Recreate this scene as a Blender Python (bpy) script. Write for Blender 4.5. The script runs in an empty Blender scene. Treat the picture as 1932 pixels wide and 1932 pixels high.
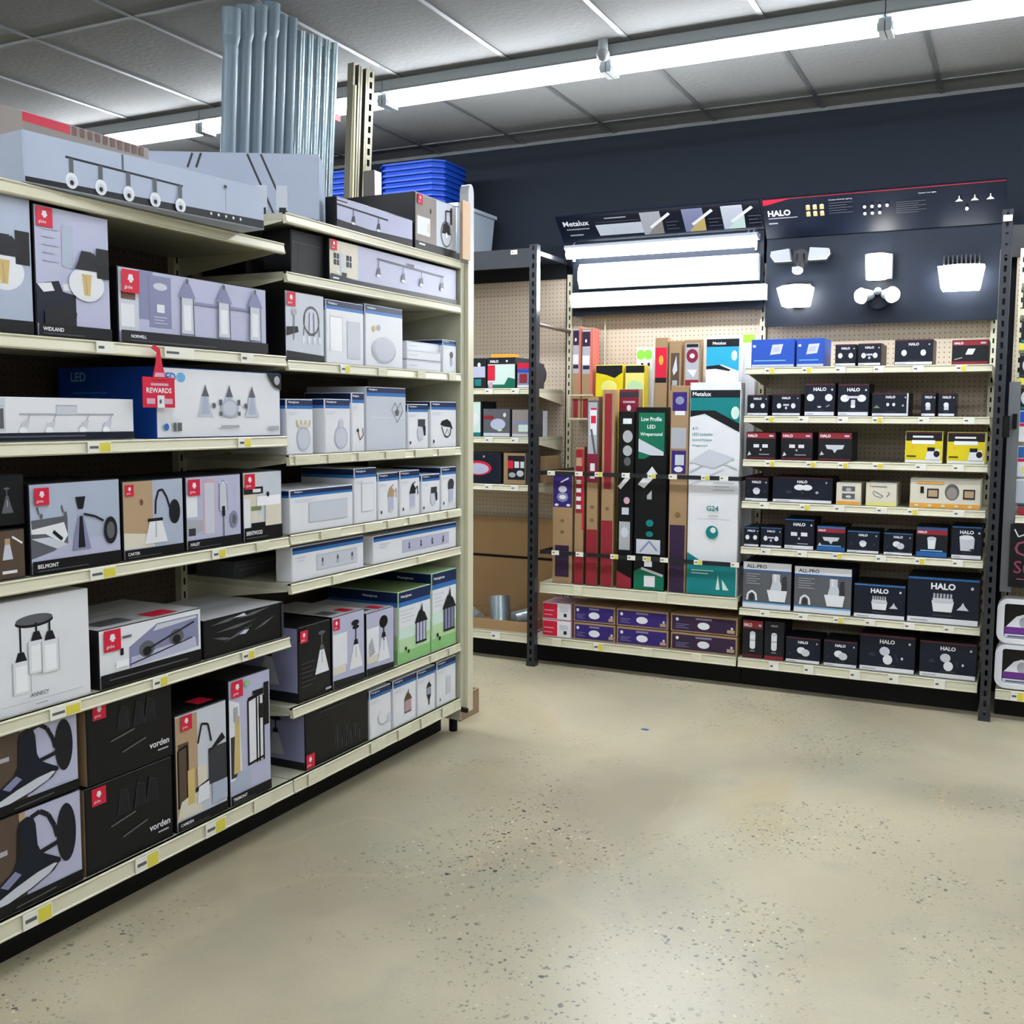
import bpy, math, random
from math import pi, sin, cos, radians
from mathutils import Vector, Matrix, Euler

# ------------------------------------------------------------------ camera
S = bpy.context.scene
COL = S.collection
cam = bpy.data.objects.new('camera', bpy.data.cameras.new('camera'))
COL.objects.link(cam)
cam.data.sensor_width = 36.0
cam.data.lens = 36.0 * 1981.4 / 1932.0
cam.data.clip_start = 0.05
yaw, pitch, roll = radians(26.197), radians(-5.257), radians(0.305)
fw = Vector((-sin(yaw) * cos(pitch), cos(yaw) * cos(pitch), sin(pitch)))
r0 = Vector((cos(yaw), sin(yaw), 0.0))
u0 = r0.cross(fw)
cr = r0 * cos(roll) + u0 * sin(roll)
cu = -r0 * sin(roll) + u0 * cos(roll)
M = Matrix((cr, cu, -fw)).transposed().to_4x4()
M.translation = Vector((0, 0, 1.45))
cam.matrix_world = M
S.camera = cam

# ------------------------------------------------------------------ world, exposure
W = bpy.data.worlds.new('world')
S.world = W
W.use_nodes = True
W.node_tree.nodes['Background'].inputs[0].default_value = (0.55, 0.6, 0.7, 1)
W.node_tree.nodes['Background'].inputs[1].default_value = 0.05
S.view_settings.view_transform = 'Standard'
S.view_settings.look = 'None'
S.view_settings.gamma = 1.0
S.view_settings.use_curve_mapping = False
S.view_settings.exposure = 0.0
TUBE = 70.0          # radiance of the ceiling tubes
DISPLAY = 26.0       # radiance of the lit shop lights on the wall display

# ------------------------------------------------------------------ materials
def s2l(c):
    return c / 12.92 if c <= 0.04045 else ((c + 0.055) / 1.055) ** 2.4
def hexc(h):
    return tuple(s2l(int(h[i:i + 2], 16) / 255.0) for i in (0, 2, 4)) + (1.0,)
MATS = {}
def mat(name, hx, rough=0.5, metal=0.0, var=0.06, scale=6.0, bump=0.0, coat=0.0, trans=0.0, alpha=1.0, spec=0.5):
    if name in MATS: return MATS[name]
    m = bpy.data.materials.new(name); m.use_nodes = True
    nt = m.node_tree; b = nt.nodes['Principled BSDF']
    c = hexc(hx)
    tc = nt.nodes.new('ShaderNodeTexCoord')
    no = nt.nodes.new('ShaderNodeTexNoise'); no.inputs['Scale'].default_value = scale
    no.inputs['Detail'].default_value = 4
    nt.links.new(tc.outputs['Object'], no.inputs['Vector'])
    mx = nt.nodes.new('ShaderNodeMix'); mx.data_type = 'RGBA'
    mx.inputs['A'].default_value = tuple(x * (1 - var) for x in c[:3]) + (1,)
    mx.inputs['B'].default_value = tuple(min(1, x * (1 + var)) for x in c[:3]) + (1,)
    nt.links.new(no.outputs['Fac'], mx.inputs['Factor'])
    nt.links.new(mx.outputs['Result'], b.inputs['Base Color'])
    b.inputs['Roughness'].default_value = rough
    b.inputs['Metallic'].default_value = metal
    b.inputs['Coat Weight'].default_value = coat
    b.inputs['Transmission Weight'].default_value = trans
    b.inputs['Alpha'].default_value = alpha
    b.inputs['Specular IOR Level'].default_value = spec
    if bump:
        bp = nt.nodes.new('ShaderNodeBump'); bp.inputs['Strength'].default_value = bump
        bp.inputs['Distance'].default_value = 0.004
        nt.links.new(no.outputs['Fac'], bp.inputs['Height'])
        nt.links.new(bp.outputs['Normal'], b.inputs['Normal'])
    MATS[name] = m
    return m
def emis(name, hx, strength):
    if name in MATS: return MATS[name]
    m = bpy.data.materials.new(name); m.use_nodes = True
    b = m.node_tree.nodes['Principled BSDF']
    b.inputs['Base Color'].default_value = (0.8, 0.8, 0.8, 1)
    b.inputs['Emission Color'].default_value = hexc(hx)
    b.inputs['Emission Strength'].default_value = strength
    MATS[name] = m
    return m

PAL = dict(white='f2f3f8', offw='e2e4ea', grey='a9abb2', greyl='b9b9bb', greyd='5a5c62', lav='b6b8d2', lavd='8385a6',
    bluegrey='aab4c8', black='07080a', blackc='0c0d10', ink='15171d', red='cc1f3c', redd='8c2632', navy='16264f',
    blue='2f6fb5', sky='6fb1e0', royal='123f94', halon='0e1626', halob='2a5f9e', teal='11797c', tealb='2b9fc0', greend='106b50', green='7fd24a',
    gl='b5d6a8', gm='8cc27c', olive='6c8154', kraft='9d8160', salmon='d46860', kraftd='7a5f42', yellow='d9c51c', yellowp='e3dc7c', orange='e2a13a',
    violet='33246e', plum='33223f', maroon='7c1f38', brownk='55463a', brown='6b4a3c', tan='b09577', cream='d8d2c2', taupe='8f8680',
    amber='c9b070', glass='dfe3ea', glassg='c3c7d4', pink='cfa5b8', silver='c6cbd6', darkred='5c1e2a', bluebox='2850b0', purple='6c2f86', mint='cfe4dc', lime='8fdc3c', dim='33353c', chalkpink='8a3e58')
def P(key):
    return mat('print_' + key, PAL[key], rough=0.4, spec=.28, var=0.05, scale=9)

def material_pegboard(name, base, hole, pitch=0.0254, r=0.13):
    m = bpy.data.materials.new(name); m.use_nodes = True
    nt = m.node_tree; b = nt.nodes['Principled BSDF']; L = nt.links
    tc = nt.nodes.new('ShaderNodeTexCoord'); sp = nt.nodes.new('ShaderNodeSeparateXYZ')
    L.new(tc.outputs['Object'], sp.inputs[0])
    def mth(op, a, bb=None):
        n = nt.nodes.new('ShaderNodeMath'); n.operation = op
        for i, v in enumerate((a, bb)):
            if v is None: continue
            if isinstance(v, (int, float)): n.inputs[i].default_value = v
            else: L.new(v, n.inputs[i])
        return n.outputs[0]
    def cell(o):
        return mth('SUBTRACT', mth('FRACT', mth('DIVIDE', o, pitch)), 0.5)
    cx, cz = cell(sp.outputs['X']), cell(sp.outputs['Z'])
    d = mth('SQRT', mth('ADD', mth('MULTIPLY', cx, cx), mth('MULTIPLY', cz, cz)))
    k = mth('LESS_THAN', d, r)
    no = nt.nodes.new('ShaderNodeTexNoise'); no.inputs['Scale'].default_value = 3; no.inputs['Detail'].default_value = 6
    L.new(tc.outputs['Object'], no.inputs['Vector'])
    m1 = nt.nodes.new('ShaderNodeMix'); m1.data_type = 'RGBA'
    c = hexc(base)
    m1.inputs['A'].default_value = tuple(x * .88 for x in c[:3]) + (1,); m1.inputs['B'].default_value = tuple(x * 1.12 for x in c[:3]) + (1,)
    L.new(no.outputs['Fac'], m1.inputs['Factor'])
    m2 = nt.nodes.new('ShaderNodeMix'); m2.data_type = 'RGBA'; m2.inputs['B'].default_value = hexc(hole)
    L.new(k, m2.inputs['Factor']); L.new(m1.outputs['Result'], m2.inputs['A'])
    L.new(m2.outputs['Result'], b.inputs['Base Color']); b.inputs['Roughness'].default_value = .6
    return m

def material_floor():
    m = bpy.data.materials.new('polished_concrete'); m.use_nodes = True
    nt = m.node_tree; b = nt.nodes['Principled BSDF']; L = nt.links
    tc = nt.nodes.new('ShaderNodeTexCoord')
    def noise(sc, det=4, rough=.55, dist=0):
        n = nt.nodes.new('ShaderNodeTexNoise'); n.inputs['Scale'].default_value = sc; n.inputs['Detail'].default_value = det
        n.inputs['Roughness'].default_value = rough; n.inputs['Distortion'].default_value = dist
        L.new(tc.outputs['Object'], n.inputs['Vector']); return n.outputs['Fac']
    def ramp(src, a, bb, ca=(0, 0, 0, 1), cb=(1, 1, 1, 1)):
        r = nt.nodes.new('ShaderNodeValToRGB'); r.color_ramp.elements[0].position = a; r.color_ramp.elements[1].position = bb
        r.color_ramp.elements[0].color = ca; r.color_ramp.elements[1].color = cb
        L.new(src, r.inputs[0]); return r.outputs[0]
    def mix(f, a, bb):
        n = nt.nodes.new('ShaderNodeMix'); n.data_type = 'RGBA'
        for k, v in (('Factor', f), ('A', a), ('B', bb)):
            if hasattr(v, 'links') or hasattr(v, 'is_linked'): L.new(v, n.inputs[k])
            else: n.inputs[k].default_value = v
        return n.outputs['Result']
    def mul(a, c):
        n = nt.nodes.new('ShaderNodeMath'); n.operation = 'MULTIPLY'
        L.new(a, n.inputs[0])
        if isinstance(c, float): n.inputs[1].default_value = c
        else: L.new(c, n.inputs[1])
        return n.outputs[0]
    big = noise(.55, 5, .5, .6)
    col = mix(ramp(big, .4, .6), hexc('a0977f'), hexc('c2b89b'))
    col = mix(mul(ramp(noise(2.2, 6, .6, 1.0), .5, .72), .35), col, hexc('8f938a'))
    col = mix(mul(ramp(noise(160, 3), .4, .7), .18), col, hexc('7c7768'))
    vein = nt.nodes.new('ShaderNodeMath'); vein.operation = 'ABSOLUTE'
    sub = nt.nodes.new('ShaderNodeMath'); sub.operation = 'SUBTRACT'; sub.inputs[1].default_value = .5
    L.new(noise(.42, 3, .5, .8), sub.inputs[0]); L.new(sub.outputs[0], vein.inputs[0])
    col = mix(mul(ramp(vein.outputs[0], .0, .006, (1, 1, 1, 1), (0, 0, 0, 1)), .16), col, hexc('cbb78f'))
    col = mix(mul(ramp(noise(.8, 4, .6, 1.2), .56, .72), .28), col, hexc('a8905f'))
    # exposed aggregate, in patches
    patch = ramp(noise(1.1, 4, .6, .5), .46, .62)
    for sc, thr, cc in ((46, .20, '3a4042'), (24, .15, '262929'), (70, .22, '6b6e68'), (33, .11, 'd8d2be')):
        v = nt.nodes.new('ShaderNodeTexVoronoi'); v.inputs['Scale'].default_value = sc
        mp = nt.nodes.new('ShaderNodeMapping'); mp.inputs['Location'].default_value = (sc, sc * .37, 0)
        mp.inputs['Rotation'].default_value = (0, 0, sc)
        wob = nt.nodes.new('ShaderNodeTexNoise'); wob.inputs['Scale'].default_value = 60
        ad = nt.nodes.new('ShaderNodeVectorMath'); ad.operation = 'MULTIPLY_ADD'
        ad.inputs[1].default_value = (.02, .02, 0)
        L.new(tc.outputs['Object'], mp.inputs[0]); L.new(tc.outputs['Object'], wob.inputs['Vector'])
        L.new(wob.outputs['Color'], ad.inputs[0]); L.new(mp.outputs[0], ad.inputs[2]); L.new(ad.outputs[0], v.inputs['Vector'])
        dot = ramp(v.outputs['Distance'], thr, thr + .05, (1, 1, 1, 1), (0, 0, 0, 1))
        sel = ramp(v.outputs['Color'], .48, .53)
        col = mix(mul(mul(mul(dot, sel), patch), .95), col, hexc(cc))
    L.new(col, b.inputs['Base Color'])
    rr = nt.nodes.new('ShaderNodeMapRange'); rr.inputs['To Min'].default_value = .24; rr.inputs['To Max'].default_value = .38
    L.new(noise(1.6, 5), rr.inputs['Value']); L.new(rr.outputs[0], b.inputs['Roughness'])
    b.inputs['Specular IOR Level'].default_value = .5
    bp = nt.nodes.new('ShaderNodeBump'); bp.inputs['Strength'].default_value = .05; bp.inputs['Distance'].default_value = .01
    L.new(noise(5, 5), bp.inputs['Height']); L.new(bp.outputs['Normal'], b.inputs['Normal'])
    return m

# ------------------------------------------------------------------ mesh collector
CUBEQ = ((0, 3, 2, 1), (4, 5, 6, 7), (0, 1, 5, 4), (1, 2, 6, 5), (2, 3, 7, 6), (3, 0, 4, 7))
class MB:
    def __init__(s): s.v = []; s.f = []; s.mi = []; s.ms = []
    def _m(s, m):
        if m not in s.ms: s.ms.append(m)
        return s.ms.index(m)
    def add(s, vs, fs, m):
        o = len(s.v); k = s._m(m)
        s.v += [tuple(v) for v in vs]; s.f += [tuple(i + o for i in f) for f in fs]; s.mi += [k] * len(fs)
    def box(s, x0, x1, y0, y1, z0, z1, m):
        s.add([(x0, y0, z0), (x1, y0, z0), (x1, y1, z0), (x0, y1, z0), (x0, y0, z1), (x1, y0, z1), (x1, y1, z1), (x0, y1, z1)], CUBEQ, m)
    def cbox(s, x0, x1, y0, y1, z0, z1, c, m, mt=None, mside=None):
        # chamfered box: 24 vertices
        V = []; idx = {}
        for ix, x in enumerate((x0, x1)):
            for iy, y in enumerate((y0, y1)):
                for iz, z in enumerate((z0, z1)):
                    sx, sy, sz = (1, -1)[ix], (1, -1)[iy], (1, -1)[iz]
                    for ax in range(3):
                        p = [x + sx * c, y + sy * c, z + sz * c]; p[ax] = (x, y, z)[ax]
                        idx[ix, iy, iz, ax] = len(V); V.append(p)
        def q(ax, side):
            o = [a for a in range(3) if a != ax]; r = []
            for a, bb in ((0, 0), (1, 0), (1, 1), (0, 1)):
                k = [0, 0, 0]; k[ax] = side; k[o[0]] = a; k[o[1]] = bb
                r.append(idx[k[0], k[1], k[2], ax])
            flip = (side == 0) ^ (ax == 1)
            return r[::-1] if flip else r
        mt = mt or m; mside = mside or m
        for ax, side, mm in ((0, 0, mside), (0, 1, mside), (1, 0, m), (1, 1, m), (2, 0, mt), (2, 1, mt)):
            s.add([V[i] for i in q(ax, side)], [(0, 1, 2, 3)], mm)
        # edges + corners
        fs = []
        for ax in range(3):
            o = [a for a in range(3) if a != ax]
            for a in (0, 1):
                for bb in (0, 1):
                    k0 = [0, 0, 0]; k1 = [0, 0, 0]
                    k0[o[0]] = k1[o[0]] = a; k0[o[1]] = k1[o[1]] = bb; k0[ax] = 0; k1[ax] = 1
                    f = (idx[(*k0, o[0])], idx[(*k1, o[0])], idx[(*k1, o[1])], idx[(*k0, o[1])])
                    fs.append(f if (a ^ bb ^ (ax == 1)) else f[::-1])
        for ix in (0, 1):
            for iy in (0, 1):
                for iz in (0, 1):
                    f = tuple(idx[ix, iy, iz, a] for a in range(3))
                    fs.append(f if (ix + iy + iz) % 2 else f[::-1])
        s.add(V, fs, m)
    def tube(s, p0, p1, r, m, n=12, r1=None, cap=True):
        p0, p1 = Vector(p0), Vector(p1); r1 = r if r1 is None else r1
        z = (p1 - p0).normalized(); x = z.orthogonal().normalized(); y = z.cross(x)
        vs = []
        for p, rr in ((p0, r), (p1, r1)):
            for i in range(n):
                a = 2 * pi * i / n; vs.append(p + (x * cos(a) + y * sin(a)) * rr)
        fs = [(i, (i + 1) % n, n + (i + 1) % n, n + i) for i in range(n)]
        if cap: fs += [tuple(range(n))[::-1], tuple(range(n, 2 * n))]
        s.add(vs, fs, m)
    def pipe(s, p0, p1, ro, ri, m, n=16, lip=.1):
        p0, p1 = Vector(p0), Vector(p1); z = (p1 - p0).normalized(); x = z.orthogonal().normalized(); y = z.cross(x)
        vs = []
        for p, rr in ((p0, ro), (p1, ro), (p1, ri), (p1 - z * lip, ri)):
            for i in range(n):
                a = 2 * pi * i / n; vs.append(p + (x * cos(a) + y * sin(a)) * rr)
        fs = [(k * n + i, k * n + (i + 1) % n, (k + 1) * n + (i + 1) % n, (k + 1) * n + i) for k in range(3) for i in range(n)]
        fs += [tuple(range(n))[::-1], tuple(range(3 * n, 4 * n))]
        s.add(vs, fs, m)
    def poly(s, pts, m, flip=False):
        s.add(pts, [tuple(range(len(pts)))[::-1] if flip else tuple(range(len(pts)))], m)
    def prism(s, prof, a0, a1, m, axis=0):
        # prof = list of (d, z) around; extruded along local x (axis 0) or y (axis 1)
        n = len(prof)
        if axis == 0: vs = [(a0, d, z) for d, z in prof] + [(a1, d, z) for d, z in prof]
        elif axis == 1: vs = [(d, a0, z) for d, z in prof] + [(d, a1, z) for d, z in prof]
        else: vs = [(d, z, a0) for d, z in prof] + [(d, z, a1) for d, z in prof]
        fs = [(i, (i + 1) % n, n + (i + 1) % n, n + i) for i in range(n)] + [tuple(range(n))[::-1], tuple(range(n, 2 * n))]
        s.add(vs, fs, m)
    def ball(s, c, rx, ry, rz, m, nu=14, nv=8):
        vs = []; fs = []
        for j in range(nv + 1):
            t = pi * j / nv
            for i in range(nu):
                a = 2 * pi * i / nu
                vs.append((c[0] + rx * sin(t) * cos(a), c[1] + ry * sin(t) * sin(a), c[2] + rz * cos(t)))
        for j in range(nv):
            for i in range(nu):
                fs.append((j * nu + i, (j + 1) * nu + i, (j + 1) * nu + (i + 1) % nu, j * nu + (i + 1) % nu))
        s.add(vs, fs, m)
    def build(s, name, parent=None, smooth=False, loc=None, rz=0):
        me = bpy.data.meshes.new(name); me.from_pydata(s.v, [], s.f)
        for m in s.ms: me.materials.append(m)
        me.polygons.foreach_set('material_index', s.mi)
        if smooth: me.polygons.foreach_set('use_smooth', [True] * len(s.f))
        me.update()
        o = bpy.data.objects.new(name, me); COL.objects.link(o)
        if parent: o.parent = parent
        if loc: o.location = loc
        if rz: o.rotation_euler = (0, 0, rz)
        if smooth:
            try: me.set_sharp_from_angle(angle=radians(40))
            except Exception: pass
        return o
def empty(name, loc, rz=0, parent=None):
    o = bpy.data.objects.new(name, None); COL.objects.link(o); o.location = loc; o.rotation_euler = (0, 0, rz)
    o.empty_display_size = .1
    if parent: o.parent = parent
    return o
def tag(o, label, cat, group=None):
    o['label'] = label; o['category'] = cat
    if group: o['group'] = group
    return o
def struct(o):
    o['kind'] = 'structure'; return o
def copy_tree(o, parent=None):
    c = o.copy(); COL.objects.link(c); c.parent = parent
    for ch in list(o.children): copy_tree(ch, c)
    return c

# ------------------------------------------------------------------ lettering
TXT = {}
def text_geo(s, bold):
    k = (s, bold)
    if k in TXT: return TXT[k]
    cu_ = bpy.data.curves.new('t', 'FONT'); cu_.body = s; cu_.size = 1.0; cu_.resolution_u = 2
    cu_.offset = (.034 if s == 'HALO' else .018) if bold else 0.004
    cu_.fill_mode = 'FRONT'
    o = bpy.data.objects.new('t', cu_); COL.objects.link(o)
    dg = bpy.context.evaluated_depsgraph_get(); dg.update()
    me = o.evaluated_get(dg).to_mesh()
    vs = [(v.co.x, v.co.y) for v in me.vertices]; fs = [tuple(p.vertices) for p in me.polygons]
    o.evaluated_get(dg).to_mesh_clear()
    COL.objects.unlink(o); bpy.data.objects.remove(o); bpy.data.curves.remove(cu_)
    x0 = min(v[0] for v in vs); x1 = max(v[0] for v in vs); y0 = min(v[1] for v in vs); y1 = max(v[1] for v in vs)
    TXT[k] = ([(x - x0, y - y0) for x, y in vs], fs, x1 - x0, y1 - y0)
    return TXT[k]

# ------------------------------------------------------------------ printed faces
class Face:
    """flat print on a face. local units: height = 1, width = W. origin at lower left of the face."""
    def __init__(s, mb, w, h, org, ux, uz, nrm):
        s.mb, s.w, s.h, s.W = mb, w, h, w / h
        s.o, s.ux, s.uz, s.n = Vector(org), Vector(ux), Vector(uz), Vector(nrm); s.k = 0
    def pt(s, u, v):
        e = .003 / s.h
        u = min(max(u, e), s.W - e); v = min(max(v, e), 1 - e)
        return s.o + s.ux * (u * s.h) + s.uz * (v * s.h) + s.n * (.0005 + .00028 * s.k)
    def p(s, pts, c):
        s.k += 1
        A = sum(pts[i][0] * pts[(i + 1) % len(pts)][1] - pts[(i + 1) % len(pts)][0] * pts[i][1] for i in range(len(pts)))
        if A < 0: pts = pts[::-1]
        s.mb.add([s.pt(*q) for q in pts], [tuple(range(len(pts)))], P(c))
    def r(s, a, b, c, d, col): s.p([(a, b), (c, b), (c, d), (a, d)], col)
    def full(s, a, b, col): s.r(0, a, s.W, b, col)
    def e(s, x, y, rx, ry, col, n=18): s.p([(x + rx * cos(2 * pi * i / n), y + ry * sin(2 * pi * i / n)) for i in range(n)], col)
    def l(s, pts, w, col):
        for (a, b), (c, d) in zip(pts, pts[1:]):
            L = math.hypot(c - a, d - b) or 1; nx, ny = -(d - b) / L * w / 2, (c - a) / L * w / 2
            s.k -= .6
            s.p([(a + nx, b + ny), (a - nx, b - ny), (c - nx, d - ny), (c + nx, d + ny)], col)
    def t(s, x, y, h, txt, col, bold=True, maxw=None, al='l'):
        vs, fs, w, hh = text_geo(txt, bold); k = h / hh
        if maxw and w * k > maxw: kx = maxw / w
        else: kx = k
        if al == 'c': x -= w * kx / 2
        s.k += 1
        s.mb.add([s.pt(x + a * kx, y + b * k) for a, b in vs], fs, P(col))
    def lines(s, x, y, w, n, col, gap=.04, t=.012):
        for i in range(n): s.r(x, y - i * gap, x + w * (1 - .25 * (i % 2)), y - i * gap + t, col)

# ---- small pictures, (x, y) in face units, s = size
def p_spot(F, x, y, s, c='ink', g='glass'):
    F.l([(x, y + s * .9), (x, y)], s * .12, c); F.p([(x - s * .22, y + s * .1), (x + s * .22, y + s * .25), (x + s * .35, y - s * .5), (x - s * .4, y - s * .55)], c)
    F.e(x - s * .03, y - s * .55, s * .36, s * .14, g)
def p_cone(F, x, y, s, cap='ink', g='glass', chain=True):
    if chain: F.l([(x, y + s * 1.1), (x, y + s * .5)], s * .07, cap); F.e(x, y + s * 1.1, s * .22, s * .08, cap)
    F.p([(x - s * .12, y + s * .5), (x + s * .12, y + s * .5), (x + s * .45, y - s * .5), (x - s * .45, y - s * .5)], g)
    F.p([(x - s * .16, y + s * .42), (x + s * .16, y + s * .42), (x + s * .1, y + s * .62), (x - s * .1, y + s * .62)], cap)
    F.l([(x, y + s * .35), (x, y - s * .1)], s * .05, 'grey')
def p_lantern(F, x, y, s, c='ink', g='silver'):
    F.r(x - s * .3, y - s * .45, x + s * .3, y + s * .25, g)
    for dx in (-.3, -.1, .1, .3): F.l([(x + dx * s, y - s * .45), (x + dx * s, y + s * .25)], s * .045, c)
    F.r(x - s * .34, y - s * .5, x + s * .34, y - s * .43, c)
    F.p([(x - s * .42, y + s * .2), (x + s * .42, y + s * .2), (x + s * .22, y + s * .5), (x - s * .1, y + s * .62)], c)
    F.p([(x - s * .06, y + s * .5), (x + s * .12, y + s * .5), (x + s * .05, y + s * .85)], c)
def logo(F, x, y, s):
    F.r(x, y - s, x + s, y, 'red')
    F.p([(x + s * .32, y - s * .45), (x + s * .68, y - s * .45), (x + s * .6, y - s * .2), (x + s * .4, y - s * .2)], 'offw')
    F.e(x + s * .5, y - s * .5, s * .1, s * .06, 'offw', 8)
    F.t(x + s * .12, y - s * .88, s * .2, 'globe', 'offw', bold=False, maxw=s * .76)
def strip(F, h, name=None, col='black', size=.3):
    F.full(0, h, col)
    if name:
        F.t(F.W * .06, h * .45, h * size, name, 'white', maxw=F.W * .4); F.r(F.W * .06, h * .22, F.W * .6, h * .28, 'greyd')

def A_plain(F, bg='taupe'):
    F.full(0, 1, bg); F.e(F.W * .8, .6, .05, .08, 'grey'); F.r(F.W * .75, .35, F.W * .86, .5, 'grey')
def A_plainbox(F, bg='greyd'):
    F.full(0, 1, bg); F.full(.7, .72, 'grey'); F.lines(F.W * .1, .5, F.W * .4, 3, 'grey')
def A_longbar(F):
    W = F.W; F.full(0, 1, 'bluegrey'); F.p([(0, 0), (W, 0), (W, .22), (0, .12)], 'ink')
    F.l([(W * .145, .66), (W * .61, .6)], .045, 'ink'); F.l([(W * .36, .98), (W * .36, .64)], .05, 'greyd')
    for i in range(5):
        x = W * (.165 + .107 * i); y = .65 - .014 * i
        F.r(x - .05, y - .34, x + .05, y, 'greyd'); F.e(x, y - .44, .14, .16, 'glass'); F.e(x, y - .46, .09, .1, 'silver'); F.e(x, y - .48, .045, .05, 'ink')
    F.e(W * .8, .8, .05, .04, 'ink'); F.l([(W * .8, .8), (W * .8, .25)], .012, 'greyd')
    for i in range(5): F.e(W * (.73 + .035 * i), .12, .03, .035, 'offw', 8)
def A_globebulb(F, bg='lav', half=1):
    W = F.W; F.full(0, 1, bg)
    if half:
        F.p([(0, .4), (W * .3, .44), (W * .35, .36), (W * .52, .34), (W * .52, .1), (0, .1)], 'halon'); F.p([(W * .02, .4), (W * .2, .42), (W * .24, .36), (W * .1, .34)], 'offw')
        F.p([(W * .35, .42), (W * .45, .43), (W * .46, .37), (W * .36, .37)], 'offw')
        F.r(W * .35, .55, W * .5, .88, 'bluegrey'); F.lines(W * .1, .82, W * .2, 5, 'bluegrey', .06)
        F.p([(W * .1, .2), (W * .45, .3), (W * .52, .2), (W * .5, .1), (W * .1, .1)], 'ink')
        logo(F, W * .03, .985, .15)
    cx = W * .66; F.e(cx, .44, W * .24, .135, 'glass', 28); F.e(cx, .45, W * .2, .112, 'offw', 24)
    F.p([(cx - .05, .52), (cx + .05, .52), (cx + .03, .35), (cx - .03, .35)], 'amber'); F.l([(cx - .01, .5), (cx, .36)], .01, 'tan')
    F.r(W * .8, .5, W * .97, .74, 'blackc'); F.l([(cx, .6), (cx + .05, .68), (W * .85, .6)], .05, 'ink')
    F.p([(cx - .12, .55), (cx + .12, .55), (cx + .08, .62), (cx + .05, .7), (cx - .05, .7), (cx - .08, .62)], 'ink')
    strip(F, .1, 'WIDLAND' if half else None)
def A_lantern3(F):
    W = F.W; F.full(0, 1, 'lav'); F.r(0, .15, .36, .98, 'silver'); F.r(.36, .34, .62, .98, 'lavd'); F.r(.05, .22, .28, .52, 'offw'); F.r(.05, .58, .3, .68, 'brown')
    F.r(.55, .25, .95, .94, 'lavd'); F.e(.75, .8, .13, .05, 'silver'); F.r(.68, .45, .82, .56, 'offw'); F.lines(.62, .38, .25, 3, 'silver')
    F.r(1.4, .62, W * .9, .66, 'lavd')
    for x in (W * .42, W * .67, W * .9):
        F.p([(x - .14, .2), (x + .14, .2), (x + .12, .74), (x - .12, .74)], 'silver'); F.p([(x - .07, .25), (x + .07, .25), (x + .07, .6), (x - .07, .6)], 'offw')
        for d in (-.13, .13): F.l([(x + d, .12), (x + d * .9, .74)], .02, 'greyd')
        F.p([(x - .17, .7), (x + .17, .7), (x + .06, .88), (x, .95), (x - .06, .88)], 'lavd'); F.e(x, .93, .03, .04, 'greyd', 8); F.r(x - .12, .1, x + .12, .13, 'offw')
    strip(F, .17, 'NORWELL', 'ink', .25); logo(F, .04, .96, .3)
def A_whitebar4(F):
    W = F.W; F.full(0, 1, 'offw'); F.r(0, .24, 1.85, .98, 'silver'); F.p([(1.2, .3), (1.8, .3), (1.8, .75), (.6, .6)], 'greyd'); F.r(1.3, .35, 1.7, .55, 'ink'); F.l([(.1, .85), (1.8, .8)], .02, 'grey')
    F.r(2.2, .6, 4.9, .64, 'grey'); F.r(3.2, .62, 3.8, .82, 'silver'); F.l([(3.2, .82), (3.8, .82)], .03, 'grey')
    for x in (2.35, 3.05, 4.0, 4.7):
        F.l([(x + .12, .6), (x, .36)], .03, 'grey'); F.p([(x - .1, .42), (x + .12, .48), (x + .02, .22), (x - .16, .24)], 'silver'); F.e(x - .07, .25, .11, .08, 'white')
    F.full(0, .2, 'halon'); F.r(.3, .1, 4, .13, 'greyd')
def A_vanity3(F):
    W = F.W; F.full(0, 1, 'offw'); F.e(W * .1, .86, .09, .07, 'silver'); F.e(W * .18, .86, .09, .07, 'sky'); F.t(W * .04, .8, .12, 'LED', 'blue', maxw=.3)
    for i, x in enumerate((W * .36, W * .55, W * .74)):
        F.p([(x - .17, .3), (x + .17, .3), (x + .1, .45), (x + .07, .64), (x - .07, .64), (x - .1, .45)], 'glassg'); F.p([(x - .09, .34), (x + .09, .34), (x + .04, .6), (x - .04, .6)], 'bluegrey')
        F.p([(x - .08, .6), (x + .08, .6), (x + .03, .7), (x, .78), (x - .03, .7)], 'greyd')
    F.e(W * .55, .43, .2, .14, 'bluegrey'); F.e(W * .55, .43, .15, .11, 'glassg')
    for d in (-.2, .2): F.r(W * .55 + d - .03, .48, W * .55 + d + .03, .56, 'greyd'); F.r(W * .55 + d - .03, .32, W * .55 + d + .03, .38, 'greyd')
    F.e(W * .42, .47, .04, .04, 'greyd'); F.e(W * .68, .47, .04, .04, 'greyd')
    F.e(W * .06, .16, .05, .05, 'blue'); F.r(W * .11, .1, W * .13, .22, 'greyd'); F.r(W * .14, .1, W * .17, .22, 'greyd'); F.r(W * .47, .14, W * .62, .18, 'grey'); F.r(W * .88, .1, W * .97, .16, 'grey')
    F.p([(W * .86, 1), (W, 1), (W, .72), (W * .93, .78)], 'ink'); F.e(W * .955, .88, .07, .07, 'grey')
def A_smallp(F, bg='brownk'):
    W = F.W; F.full(0, 1, bg); x = W * .7
    if bg == 'brownk':
        F.p([(x - .12, .4), (x + .12, .4), (x + .06, .7), (x - .06, .7)], 'glassg'); F.r(x - .06, .7, x + .06, .82, 'tan'); F.r(W * .6, .12, W * .85, .18, 'offw'); F.l([(W * .78, .85), (W * .95, .7)], .04, 'offw')
    else:
        p_cone(F, x, .4, .3, 'greyd', 'greyd'); F.r(W * .45, .72, W * .55, .95, 'red')
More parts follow.
